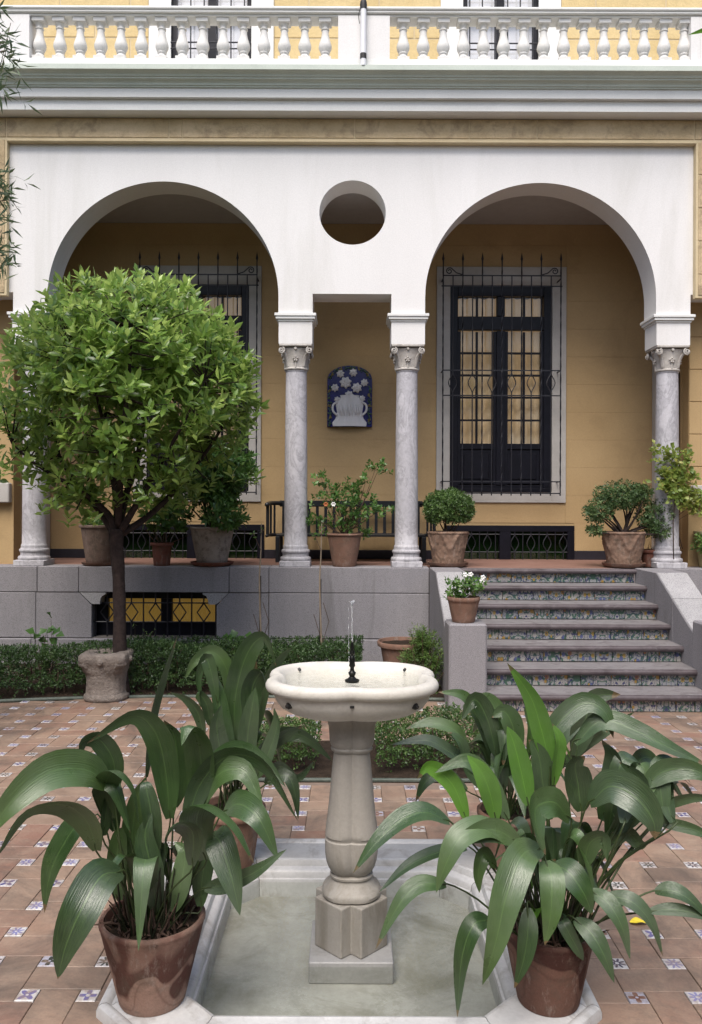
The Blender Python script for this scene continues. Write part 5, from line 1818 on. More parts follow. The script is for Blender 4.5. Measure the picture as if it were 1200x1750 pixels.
potR, cR = potted('aspidistra_plant', 'broad-leaved potted plant with bright young leaves in dark streaked clay pot', 'potted plant', (X(940, ZP1), ZP1, 0.037), 0.155, 0.105, 0.255, M['terra_streak'], rim=0.004, rimh=0.024)
SR = [
    ([(940, 1300, 0.06), (928, 1250, 0.05), (908, 1190, 0.03), (868, 1132, 0.0)], 0.085, -0.2, 1),
    ([(850, 1400, 0.0), (838, 1350, -0.02), (822, 1315, -0.03), (800, 1290, -0.03)], 0.085, 0.0, 1),
    ([(905, 1375, 0.0), (893, 1320, 0.0), (880, 1270, 0.0), (868, 1240, 0.0)], 0.085, 0.0, 1),
    ([(948, 1340, 0.05), (955, 1290, 0.05), (957, 1262, 0.05), (945, 1235, 0.05)], 0.07, 0.7, 1),
    ([(928, 1450, -0.12), (895, 1460, -0.2), (868, 1530, -0.27), (850, 1610, -0.3), (828, 1682, -0.3)], 0.115, 0.0),
    ([(840, 1572, -0.1), (812, 1580, -0.14), (792, 1640, -0.16), (785, 1738, -0.16)], 0.075, 0.0),
    ([(935, 1470, -0.14), (945, 1500, -0.2), (944, 1560, -0.24), (934, 1614, -0.25)], 0.09, 0.0),
    ([(975, 1400, -0.05), (950, 1370, -0.1), (918, 1380, -0.15), (922, 1425, -0.2), (935, 1460, -0.2)], 0.11, 0.0),
    ([(770, 1405, -0.05), (730, 1388, -0.08), (690, 1400, -0.1), (645, 1440, -0.13), (606, 1492, -0.14)], 0.09, 0.4),
    ([(880, 1450, -0.05), (835, 1415, -0.1), (790, 1430, -0.14), (765, 1475, -0.16), (748, 1525, -0.16)], 0.10, 0.5),
    ([(890, 1440, -0.08), (850, 1418, -0.1), (810, 1425, -0.12), (770, 1450, -0.12)], 0.085, -0.3),
    ([(800, 1450, 0.0), (755, 1455, -0.02), (700, 1480, -0.05), (650, 1525, -0.06)], 0.065, 0.5),
    ([(765, 1512, -0.1), (720, 1512, -0.12), (685, 1545, -0.14), (645, 1622, -0.15)], 0.07, 0.2),
    ([(1010, 1372, -0.05), (1045, 1342, -0.1), (1090, 1362, -0.15), (1118, 1400, -0.17), (1122, 1432, -0.17)], 0.125, -0.2),
    ([(985, 1270, 0.12), (1030, 1230, 0.1), (1090, 1248, 0.06), (1150, 1278, 0.02), (1215, 1308, 0.0)], 0.085, -0.2),
    ([(1050, 1420, 0.0), (1085, 1380, -0.03), (1095, 1330, -0.04), (1060, 1300, -0.02)], 0.09, 0.0),
    ([(1105, 1340, 0.0), (1140, 1315, -0.02), (1190, 1315, -0.05), (1245, 1345, -0.06)], 0.085, 0.2),
    ([(1110, 1385, 0.0), (1145, 1370, -0.02), (1190, 1360, -0.04), (1240, 1368, -0.05)], 0.05, 0.9),
    ([(1130, 1405, 0.0), (1160, 1408, -0.01), (1200, 1420, -0.02), (1240, 1440, -0.02)], 0.045, 0.5),
    ([(1010, 1520, -0.15), (1040, 1540, -0.19), (1065, 1580, -0.22), (1080, 1638, -0.22)], 0.065, 0.0),
    ([(1035, 1530, -0.08), (1080, 1538, -0.12), (1115, 1575, -0.14), (1136, 1632, -0.14)], 0.065, -0.2),
    ([(1122, 1522, -0.1), (1150, 1520, -0.12), (1185, 1538, -0.14), (1235, 1590, -0.15)], 0.065, -0.3),
    ([(1110, 1556, -0.12), (1150, 1552, -0.14), (1195, 1560, -0.15), (1240, 1580, -0.16)], 0.045, 0.0),
    ([(985, 1570, -0.16), (1012, 1592, -0.2), (1035, 1630, -0.23), (1053, 1678, -0.24)], 0.07, 0.1),
    ([(905, 1550, -0.17), (905, 1590, -0.2), (898, 1640, -0.22), (882, 1688, -0.23)], 0.07, 0.0),
    ([(950, 1475, -0.12), (975, 1490, -0.17), (1000, 1525, -0.2), (1015, 1562, -0.2)], 0.095, 0.1),
    ([(995, 1385, 0.0), (990, 1340, 0.0), (985, 1305, -0.02), (1002, 1290, -0.03)], 0.11, 0.0),
    ([(1030, 1400, 0.05), (1048, 1340, 0.05), (1050, 1290, 0.04), (1030, 1262, 0.02)], 0.09, -0.4),
    ([(940, 1400, 0.06), (930, 1340, 0.06), (922, 1290, 0.05), (905, 1262, 0.04)], 0.10, 0.2),
    ([(870, 1400, 0.05), (840, 1340, 0.06), (800, 1300, 0.05), (745, 1320, 0.02)], 0.08, 0.3),
    ([(800, 1400, 0.05), (775, 1340, 0.05), (735, 1310, 0.03), (715, 1330, 0.0)], 0.07, 0.0, 1),
    ([(1000, 1480, -0.08), (1010, 1440, -0.1), (1035, 1430, -0.12), (1040, 1470, -0.12)], 0.08, 0.0),
    ([(1040, 1450, 0.0), (1070, 1420, 0.0), (1095, 1440, -0.02), (1110, 1440, -0.02)], 0.06, 0.4),
    ([(850, 1480, -0.05), (830, 1460, -0.08), (820, 1490, -0.1), (822, 1525, -0.1)], 0.06, 0.1),
    ([(960, 1560, -0.1), (968, 1580, -0.14), (990, 1620, -0.16), (1000, 1640, -0.16)], 0.05, 0.3),
    ([(940, 1260, 0.12), (960, 1230, 0.12), (1000, 1200, 0.12), (1035, 1215, 0.1), (1050, 1260, 0.08)], 0.09, 0.0),
]
px_leaves(potR, cR, ZP1, SR)
sheaths(potR, cR, 0.12, 90)
rand_asp(potR, cR, 16, 0.12, 0.36, 0.26, 0.06, 0.09)
# bare stalks leaning to the right of the plant
for i in range(9):
    base = cR + Vector((0.02 + rng.normal() * 0.04, rng.normal() * 0.05, -0.01))
    tip = P(1040 + 14 * i, 1400 + rng.normal() * 18, ZP1 + rng.normal() * 0.06)
    top = P(1060 + 10 * i, 1330 + rng.normal() * 20, ZP1 + 0.05 + rng.normal() * 0.06)
    asp_leaf(potR, base, [tip, top, top + Vector((0.06, 0.03, 0.02)), top + Vector((0.13, 0.05, -0.06))], rng.uniform(0.06, 0.085), M['asp'], rng.normal() * 0.4)

ZP2 = 3.86
potLB, cLB = potted('aspidistra_plant', 'broad-leaved potted plant with tall arching leaves, before the small round box bush', 'potted plant', (X(398, ZP2), ZP2, 0.037), 0.16, 0.105, 0.27, M['terra_brown'])
SLB = [
    ([(402, 1280, 0.0), (404, 1190, -0.02), (425, 1115, -0.05), (455, 1090, -0.08), (474, 1140, -0.1)], 0.12, 0.0),
    ([(396, 1230, 0.0), (390, 1150, 0.0), (365, 1115, -0.03), (335, 1130, -0.06), (318, 1160, -0.06)], 0.08, 0.4),
    ([(372, 1200, -0.05), (362, 1150, -0.06), (352, 1125, -0.06), (340, 1160, -0.08), (348, 1210, -0.08)], 0.07, 0.0),
    ([(415, 1310, 0.0), (420, 1240, 0.02), (428, 1180, 0.03), (440, 1130, 0.03)], 0.10, 0.2),
    ([(440, 1250, 0.02), (455, 1170, 0.02), (480, 1125, 0.0), (502, 1106, 0.0)], 0.075, 0.9),
    ([(430, 1250, -0.03), (432, 1180, -0.05), (450, 1150, -0.08), (462, 1195, -0.1)], 0.11, 0.1),
    ([(400, 1320, -0.05), (385, 1250, -0.05), (372, 1180, -0.04), (360, 1150, -0.02)], 0.09, 0.3),
    ([(448, 1300, -0.05), (475, 1260, -0.08), (520, 1258, -0.1), (572, 1302, -0.12)], 0.085, 0.4),
    ([(440, 1320, -0.08), (455, 1280, -0.1), (490, 1255, -0.12), (520, 1240, -0.13)], 0.085, 0.6),
    ([(350, 1260, -0.02), (340, 1220, -0.04), (320, 1196, -0.06), (292, 1184, -0.08)], 0.06, -0.3),
    ([(360, 1240, -0.05), (355, 1205, -0.08), (338, 1185, -0.1), (345, 1215, -0.12)], 0.06, 0.0),
    ([(425, 1320, -0.1), (425, 1260, -0.12), (432, 1210, -0.14), (438, 1175, -0.14)], 0.10, 0.0),
    ([(395, 1340, -0.1), (380, 1290, -0.12), (372, 1240, -0.14), (380, 1205, -0.14)], 0.10, 0.1),
    ([(440, 1330, -0.1), (460, 1290, -0.14), (475, 1240, -0.16), (470, 1210, -0.16)], 0.09, -0.2),
    ([(455, 1340, -0.1), (480, 1310, -0.12), (510, 1330, -0.14), (540, 1300, -0.14)], 0.06, 0.4),
    ([(460, 1340, -0.12), (490, 1325, -0.14), (505, 1350, -0.16), (512, 1400, -0.16)], 0.07, 0.0),
]
px_leaves(potLB, cLB, ZP2, SLB)
rand_asp(potLB, cLB, 16, 0.25, 0.6, 0.3, 0.07, 0.11)
potRB, cRB = potted('aspidistra_plant', 'broad-leaved potted plant at the pool corner beside the low box hedge, partly hidden', 'potted plant', (X(872, ZP2), ZP2, 0.037), 0.15, 0.10, 0.26, M['terra_brown'])
SRB = [
    ([(815, 1320, -0.05), (775, 1288, -0.08), (730, 1265, -0.1), (672, 1272, -0.12)], 0.085, 0.3),
    ([(800, 1270, 0.0), (775, 1245, -0.02), (735, 1235, -0.03), (695, 1245, -0.04)], 0.075, 0.2),
    ([(845, 1300, 0.0), (825, 1240, 0.0), (795, 1190, -0.02), (750, 1182, -0.05)], 0.08, 0.4),
    ([(850, 1290, -0.04), (835, 1230, -0.06), (812, 1195, -0.08), (790, 1230, -0.1)], 0.11, 0.2),
    ([(870, 1290, -0.02), (858, 1230, -0.02), (835, 1195, -0.02), (818, 1190, -0.02)], 0.10, 0.2),
    ([(885, 1290, -0.05), (878, 1240, -0.06), (862, 1215, -0.06), (842, 1225, -0.06)], 0.11, 0.0),
    ([(905, 1290, 0.0), (912, 1240, 0.0), (905, 1205, 0.0), (925, 1190, 0.0)], 0.08, 0.5),
    ([(985, 1290, 0.0), (1000, 1235, -0.02), (1020, 1190, -0.03), (1062, 1185, -0.04)], 0.13, 0.1),
    ([(940, 1300, 0.0), (965, 1250, 0.0), (1000, 1225, 0.0), (1040, 1250, -0.02)], 0.10, 0.0),
    ([(960, 1310, 0.02), (1000, 1270, 0.02), (1045, 1240, 0.02), (1085, 1215, 0.02)], 0.075, 0.7),
    ([(830, 1350, -0.05), (800, 1310, -0.08), (790, 1270, -0.1), (770, 1250, -0.1)], 0.09, 0.2),
    ([(800, 1350, -0.1), (760, 1320, -0.12), (730, 1335, -0.14), (712, 1370, -0.15)], 0.075, 0.1),
]
px_leaves(potRB, cRB, ZP2, SRB)
rand_asp(potRB, cRB, 18, 0.22, 0.5, 0.34, 0.07, 0.11)

# ------------------------------------------------------------------ terrace pots and plants
def emboss(z0, h, n_=6, amp=0.014):
    def f(a, z, r):
        t = z / h
        if 0.12 < t < 0.88:
            sw = 0.62 + 0.2 * math.cos(n_ * a)
            return amp * math.exp(-((t - sw) / 0.09) ** 2) + 0.5 * amp * mnoise.noise(Vector((math.cos(a) * 9, math.sin(a) * 9, z * 26)))
        if t <= 0.12: return 0.004 * math.cos(24 * a)
        return 0
    return f


def fine_prof(rt_, rb, h):
    return None


def stems(parent, c, tips_, r0=0.012, mat=None, name='stems', bend=0.0):
    mb = MB()
    for tp in tips_:
        tp = Vector(tp)
        b = c + Vector((rng.normal() * 0.02, rng.normal() * 0.02, -0.01))
        m = b.lerp(tp, 0.5) + Vector((rng.normal() * 0.02, rng.normal() * 0.02, bend))
        mb.tube(catmull([b, m, tp], 6), [r0 * (1 - 0.12 * i) for i in range(7)], 5, cap=False)
    o = mb.build(name, mat or M['twig'], parent, smooth=True, fix=False)
    return o


ZT_ = 8.93
fl_ = FLOOR
# box ball in an embossed pot
t, c = potted('potted_box_ball', 'clipped box ball in an embossed terracotta pot beside the staircase top', 'potted plant', (X(766, ZT_), ZT_, fl_ + 0.003), 0.215, 0.165, 0.355, M['terra_relief'], saucer=(0.225, 0.05), disp=emboss(fl_, 0.4), n=96, rim=0.008, rimh=0.03)
p, u_ = ball_points(1500, (X(767, ZT_), ZT_, H(869, ZT_)), (0.285, 0.27, 0.215), 0.35, -0.75)
foliage('foliage', [rosettes(p, u_ + rng.normal(size=u_.shape) * 0.4, 6, 0.030, 0.018, (0.4, 1.4), np.clip(0.6 + 0.2 * rng.normal(size=len(p)), 0, 1), 0.15, 0.03)], M['box'], t)
stems(t, c, [c + Vector((rng.normal() * 0.12, rng.normal() * 0.12, 0.2)) for i in range(9)], 0.01)
# windswept bush in an embossed pot
t, c = potted('potted_bush', 'open spreading bush in an embossed terracotta pot near the vine-clad column', 'potted plant', (X(1066, ZT_), ZT_, fl_ + 0.003), 0.228, 0.172, 0.36, M['terra_relief'], saucer=(0.23, 0.05), disp=emboss(fl_, 0.4), n=96, rim=0.008, rimh=0.03)
arr = []
tp_ = []
for (px, py, rx, rz, dz, n_) in ((1060, 845, 0.30, 0.17, 0, 620), (1022, 872, 0.17, 0.13, -0.03, 240), (1120, 880, 0.21, 0.20, 0.0, 420), (1018, 905, 0.10, 0.07, -0.05, 90), (1090, 842, 0.15, 0.12, 0.05, 200), (1125, 905, 0.13, 0.1, -0.02, 150)):
    q = P(px, py, ZT_ + dz)
    p, u_ = ball_points(n_, q, (rx, 0.22, rz), 0.6)
    arr.append(rosettes(p, u_ + rng.normal(size=u_.shape) * 0.4 + np.array([[0, 0, .3]]), 5, 0.034, 0.018, (0.4, 1.4), np.clip(0.42 + 0.2 * rng.normal(size=len(p)), 0, 1), 0.15, 0.03))
    tp_ += [q + Vector((rng.normal() * rx * 0.4, rng.normal() * 0.08, -rz * 0.3)) for k in range(4)]
foliage('foliage', arr, M['bush'], t)
stems(t, c, tp_, 0.016, M['bark'])
# small dark pot behind it
t, c = potted('potted_plant', 'small dark red pot with a few dry stems beside the vine-clad column base', 'potted plant', (X(1113, 9.05), 9.05, fl_ + 0.001), 0.125, 0.09, 0.19, M['terra_red'])
stems(t, c, [c + Vector((rng.normal() * 0.1, rng.normal() * 0.05, 0.08 + 0.1 * rng.random())) for i in range(6)], 0.004)
# centre pot with rose bush
t, c = potted('potted_rose', 'sparse rose bush in a plain brown terracotta pot before the bench', 'potted plant', (X(589, ZT_), ZT_, fl_ + 0.001), 0.198, 0.128, 0.36, M['terra_brown'], rim=0.014, rimh=0.028)
arr = []
tl = []
for (px, py, dz) in ((548, 815, 0), (560, 830, 0.05), (552, 850, -0.05), (575, 842, 0.1), (590, 840, -0.1), (605, 832, 0), (615, 845, 0.08), (625, 822, 0), (632, 860, 0.05), (642, 800, 0.02), (650, 795, 0), (600, 860, -0.12), (580, 868, -0.1), (565, 862, 0.1), (640, 872, -0.05), (655, 868, 0), (538, 885, -0.05), (545, 890, 0.03), (612, 872, 0.1), (620, 880, -0.1), (560, 895, 0), (600, 895, 0.1), (625, 905, 0), (575, 850, 0), (610, 850, -0.05), (596, 880, 0), (585, 895, -0.1)):
    q = P(px, py, ZT_ + dz); tl.append(q)
    n_ = 9
    p = np.array(q)[None] + rng.normal(size=(n_, 3)) * np.array([[0.05, 0.05, 0.04]])
    arr.append(rosettes(p, unit(n_) * 0.7 + np.array([[0, -0.2, 0.6]]), 5, 0.055, 0.034, (0.6, 1.4), np.clip(0.45 + 0.25 * rng.normal(size=n_), 0, 1), 0.15, 0.04))
foliage('foliage', arr, M['citrus'], t)
stems(t, c, tl, 0.007)
for (px, py, mt) in ((570, 862, M['petal_w']), (557, 862, M['petal_o'])):
    q = P(px, py, ZT_ - 0.15)
    pm = MB()
    for k in range(6):
        a = k * PI / 3
        pm.tube([q, q + Vector((math.cos(a) * 0.018, -0.008, math.sin(a) * 0.018)), q + Vector((math.cos(a) * 0.024, -0.02, math.sin(a) * 0.024))], [0.004, 0.011, 0.004], 6)
    pm.build('rose_bloom', mt, t, smooth=True)

# left pots
t, c = potted('potted_citrus', 'leafy citrus in a large pale grey clay pot with red saucer under the left window', 'potted plant', (X(363, ZT_), ZT_, fl_ + 0.003), 0.245, 0.165, 0.40, M['terra_grey'], saucer=(0.235, 0.045), rim=0.012, rimh=0.03)
arr = []; tl = []
for (px, py, rx, rz, dz, n_) in ((370, 815, 0.34, 0.30, 0.0, 330), (405, 800, 0.22, 0.22, -0.05, 120), (330, 830, 0.25, 0.22, 0.05, 110), (385, 880, 0.25, 0.16, -0.1, 110), (350, 765, 0.2, 0.12, 0, 60)):
    q = P(px, py, ZT_ + dz)
    p, u_ = ball_points(n_, q, (rx, 0.3, rz), 0.5)
    arr.append(rosettes(p, u_ + rng.normal(size=u_.shape) * 0.4 + np.array([[0, -0.1, .5]]), 7, 0.085, 0.036, (0.4, 1.4), np.clip(0.40 + 0.22 * rng.normal(size=len(p)), 0, 1), 0.15, 0.06))
    tl += [q + Vector((rng.normal() * rx * 0.4, rng.normal() * 0.1, 0)) for k in range(4)]
foliage('foliage', arr, M['citrus'], t)
stems(t, c, tl, 0.012)
t, c = potted('potted_plant', 'small red terracotta pot with leafy plant beside the pale grey clay pot', 'potted plant', (X(277, ZT_), ZT_, fl_ + 0.001), 0.125, 0.088, 0.25, M['terra_red'])
p, u_ = ball_points(120, P(285, 885, ZT_), (0.3, 0.2, 0.17), 0.6)
foliage('foliage', [rosettes(p, u_ + np.array([[0, 0, .5]]), 6, 0.075, 0.042, (0.5, 1.4), np.clip(0.25 + 0.2 * rng.normal(size=len(p)), 0, 1), 0.15, 0.05)], M['citrus'], t)
stems(t, c, [P(285 + rng.normal() * 25, 890 + rng.normal() * 12, ZT_) for i in range(8)], 0.006)
t, c = potted('potted_plant', 'tall dark weathered clay pot half hidden behind the orange tree trunk', 'potted plant', (X(172, ZT_), ZT_, fl_ + 0.001), 0.225, 0.15, 0.42, M['terra_dark'], saucer=(0.2, 0.04))
p, u_ = ball_points(60, c + Vector((0, 0, 0.06)), (0.2, 0.2, 0.07), 0.6)
foliage('foliage', [rosettes(p, u_ + np.array([[0, 0, .8]]), 5, 0.06, 0.03, (0.5, 1.4))], M['citrus'], t)

# pot with white flowers on the stair pier
ZPF = 7.07
t, c = potted('flower_pot', 'brown terracotta flower pot with white blooms on the granite stair pier', 'potted plant', (X(793, ZPF), ZPF, 0.727), 0.142, 0.098, 0.218, M['terra_brown'], rim=0.008, rimh=0.04)
arr = []; tl = []
for (px, py, n_) in ((775, 1012, 10), (785, 1000, 16), (800, 1003, 16), (810, 996, 12), (795, 1012, 12), (775, 1020, 8), (815, 1006, 8), (800, 990, 6), (790, 1020, 6)):
    q = P(px, py, ZPF + rng.normal() * 0.05); tl.append(q)
    p = np.array(q)[None] + rng.normal(size=(n_, 3)) * 0.032
    arr.append(rosettes(p, unit(n_) * 0.6 + np.array([[0, -0.3, 0.7]]), 5, 0.045, 0.026, (0.5, 1.5), np.clip(0.6 + 0.25 * rng.normal(size=n_), 0, 1), 0.15, 0.03))
foliage('foliage', arr, M['citrus'], t)
stems(t, c, tl, 0.004)
fm = MB()
for (px, py) in ((796, 982), (805, 981), (826, 986), (824, 993)):
    q = P(px, py, ZPF - 0.03)
    for k in range(5):
        a = k * 2 * PI / 5
        fm.tube([q, q + Vector((math.cos(a) * 0.014, -0.004, math.sin(a) * 0.014)), q + Vector((math.cos(a) * 0.024, -0.002, math.sin(a) * 0.022))], [0.003, 0.011, 0.005], 6)
    fm.tube([c + Vector((0, 0, 0)), q + Vector((-0.02, 0.01, -0.05)), q], [0.003, 0.002, 0.002], 4)
fm.build('white_flowers', M['petal_w'], t, smooth=True)

# big terracotta pot and feathery shrub left of the stairs
ZSB = 7.75
t, c = potted('large_pot', 'wide-rimmed empty terracotta pot standing in the bed beside the staircase', 'pot', (X(690, ZSB), ZSB, 0.03), 0.245, 0.15, 0.42, M['terra_brown'], rim=0.03, rimh=0.05)
sh_ = thing('feathery_shrub', 'light green feathery shrub between the terracotta pot and the stair pier', 'shrub', loc=(X(730, 7.45), 7.45, 0.03))
arr = []; tl = []
for (px, py, rx, rz, n_) in ((728, 1110, 0.15, 0.20, 240), (722, 1085, 0.13, 0.12, 120), (745, 1130, 0.11, 0.22, 150), (700, 1120, 0.10, 0.08, 60), (735, 1160, 0.12, 0.15, 120)):
    q = P(px, py, 7.45)
    p, u_ = ball_points(n_, q, (rx, 0.13, rz), 0.8)
    arr.append(rosettes(p, u_ + np.array([[0, 0, .6]]), 7, 0.034, 0.009, (0.3, 1.2), np.clip(0.5 + 0.25 * rng.normal(size=len(p)), 0, 1), 0.15, 0.05))
    tl += [q + Vector((rng.normal() * rx * 0.5, rng.normal() * 0.08, rz * 0.5)) for k in range(6)]
foliage('foliage', arr, M['ferny'], sh_)
stems(sh_, Vector((X(732, 7.45), 7.45, 0.04)), tl, 0.006)

# creeper on the right column
vine = thing('creeper', 'yellow green creeper climbing round the marble column at the stair side', 'climbing plant', loc=(X(1150, 8.8), 8.8, FLOOR))
arr = []; tl = []
for (px, py, n_) in ((1130, 770, 12), (1145, 772, 16), (1160, 790, 24), (1172, 780, 14), (1150, 810, 26), (1165, 815, 26), (1180, 810, 18), (1135, 805, 16), (1150, 835, 24), (1170, 835, 26), (1185, 845, 18), (1175, 858, 20), (1190, 862, 16), (1158, 852, 16), (1195, 850, 10), (1125, 790, 8), (1128, 812, 10), (1140, 825, 16), (1200, 870, 8)):
    q = P(px, py, 8.74 + rng.normal() * 0.03); tl.append(q)
    p = np.array(q)[None] + rng.normal(size=(n_, 3)) * np.array([[0.05, 0.03, 0.05]])
    arr.append(rosettes(p, unit(n_) * 0.6 + np.array([[0, -0.6, 0.4]]), 3, 0.055, 0.046, (0.7, 1.5), np.clip(0.5 + 0.25 * rng.normal(size=n_), 0, 1), 0.15, 0.03))
foliage('foliage', arr, M['vine'], vine)
mb = MB()
for k in range(5):
    a0 = rng.random() * 6
    pts = [Vector((X(1152, 8.955) + 0.145 * math.cos(a0 + 2.2 * i / 14), 8.955 + 0.145 * math.sin(a0 + 2.2 * i / 14), FLOOR + 0.2 + 0.075 * i)) for i in range(15)]
    mb.tube(pts, 0.005, 5)
for q in tl:
    s = Vector((X(1152, 8.955), 8.82, q.z - 0.1))
    mb.tube([s, s.lerp(q, 0.5) + Vector((0, -0.02, 0.03)), q], [0.004, 0.003, 0.002], 4)
mb.tube([(X(1152, 8.8), 8.8, FLOOR + 0.003), (X(1150, 8.8), 8.79, FLOOR + 0.5), (X(1155, 8.8), 8.79, FLOOR + 0.9)], 0.006, 5)
mb.build('vine_stems', M['twig'], vine, smooth=True, fix=False)

# yellowish pot at the right edge
t, c = potted('potted_plant', 'pale yellow clay pot with small plant at the foot of the ochre jamb', 'potted plant', (X(1222, 8.97), 8.97, fl_ + 0.001), 0.22, 0.16, 0.4, M['terra_yellow'])
p, u_ = ball_points(60, P(1205, 925, 8.85), (0.16, 0.14, 0.12), 0.6)
foliage('foliage', [rosettes(p, u_ + np.array([[0, 0, .5]]), 5, 0.05, 0.03)], M['ferny'], t)

# ------------------------------------------------------------------ bench
bench = thing('garden_bench', 'dark slatted bench with curved arm against the ochre loggia wall', 'bench', loc=(-0.04, 9.9, FLOOR))
BX0, BX1, BY = X(478, 10.0), X(722, 10.0), 10.0
zt, zb_ = H(862, 10.0), H(914, 10.0)
MB().box(BX0, BX1, BY - 0.02, BY + 0.02, zt - 0.03, zt + 0.045, 0.006).build('back_rail', M['bench'], bench)
MB().box(BX0, BX1, BY - 0.02, BY + 0.02, zb_ - 0.022, zb_ + 0.022, 0.004).build('lower_rail', M['bench'], bench)
n_ = 17
for i in range(n_):
    x = BX0 + 0.05 + (BX1 - BX0 - 0.1) * i / (n_ - 1)
    MB().box(x - 0.018, x + 0.018, BY - 0.009, BY + 0.009, zb_ + 0.0225, zt - 0.0305).build('slat', M['bench'], bench)
for k in range(5):
    MB().box(BX0, BX1, 9.52 + 0.09 * k, 9.60 + 0.09 * k, FLOOR + 0.30, FLOOR + 0.325, 0.003).build('seat_slat', M['bench'], bench)
for s in (-1, 1):
    xe = BX0 + 0.02 if s < 0 else BX1 - 0.02
    xo = xe + s * 0.13
    arm = catmull([(xe, BY - 0.02, zt + 0.01), (xe + s * 0.08, BY - 0.10, zt + 0.012), (xo, BY - 0.25, zt + 0.005), (xo, BY - 0.45, zt - 0.01)], 10)
    MB().tube(arm, 0.026, 8).build('arm', M['bench'], bench, smooth=True)
    low_ = [Vector((p.x, p.y, zb_)) for p in arm]
    MB().tube(low_, 0.02, 8).build('arm_rail', M['bench'], bench, smooth=True)
    for p in arm[3::2]:
        MB().box(p.x - 0.012, p.x + 0.012, p.y - 0.016, p.y + 0.016, zb_ + 0.01, zt - 0.012).build('slat', M['bench'], bench)
    for y in (9.54, 9.97):
        MB().box(xe - 0.025, xe + 0.025, y - 0.025, y + 0.025, FLOOR + 0.001, FLOOR + 0.299 if y < 9.7 else zb_ - 0.0225, 0.004).build('leg', M['bench'], bench)

# ------------------------------------------------------------------ glazed wall plaque: plain generic vase of blossoms in relief
pq = thing('wall_plaque', 'arched glazed ceramic relief, white on blue with a green garland border', 'wall plaque', loc=(X(597, ZB), ZB, H(730, ZB)))
px0, px1, pz0, pz1 = X(559, ZB), X(635, ZB), H(730, ZB), H(626, ZB)
pcx, hw = (px0 + px1) / 2, (px1 - px0) / 2
pl = [(px0, pz0), (px1, pz0)]
for i in range(17):
    a = PI * i / 16
    pl.append((pcx + hw * math.cos(a), pz1 - hw * 0.62 + hw * 0.62 * math.sin(a)))
MB().prism(pl, ZB - 0.05, ZB - 0.012, 'y').build('panel', plain('cobalt_glaze', (0.018, 0.018, 0.12), 0.25, 0.3), pq)
gar = [plain('garland_green', (0.05, 0.11, 0.06), 0.3, 0.4), plain('garland_teal', (0.05, 0.10, 0.12), 0.3, 0.3), plain('garland_ochre', (0.22, 0.18, 0.06), 0.3, 0.3)]
bord = [(px0 + 0.03, pz0 + 0.03 + i * 0.045) for i in range(11)] + [(px1 - 0.03, pz0 + 0.03 + i * 0.045) for i in range(11)]
bord += [(pcx + (hw - 0.03) * math.cos(PI * i / 14), pz1 - hw * 0.62 + (hw * 0.62 - 0.03) * math.sin(PI * i / 14)) for i in range(1, 14)]
for i, (x, z) in enumerate(bord):
    mb = MB()
    for k in range(4):
        an = rng.random() * 6.28
        mb.tube([(x, ZB - 0.052, z), (x + 0.016 * math.cos(an), ZB - 0.062, z + 0.016 * math.sin(an)), (x + 0.03 * math.cos(an), ZB - 0.054, z + 0.03 * math.sin(an))], [0.006, 0.011, 0.002], 5)
    mb.build('garland_leaf', gar[i % 7 % 3], pq, smooth=True)
wg = plain('white_glaze', (0.72, 0.71, 0.72), 0.3, 0.06)


def blob(cx, cz, rx, rz, d, name, sc_=1.0):
    vs = MB()
    n1, n2 = 20, 8
    for j in range(n2 + 1):
        t_ = j / n2 * PI / 2
        for i in range(n1):
            a = 2 * PI * i / n1
            w_ = 1 + 0.06 * math.sin(5 * a + cx * 40) * sc_
            vs.v.append((cx + rx * w_ * math.cos(t_) * math.cos(a), ZB - 0.0505 - d * math.sin(t_), cz + rz * w_ * math.cos(t_) * math.sin(a)))
    for j in range(n2):
        for i in range(n1):
            vs.f.append((j * n1 + i, j * n1 + (i + 1) % n1, (j + 1) * n1 + (i + 1) % n1, (j + 1) * n1 + i))
    return vs.build(name, wg, pq, smooth=True)


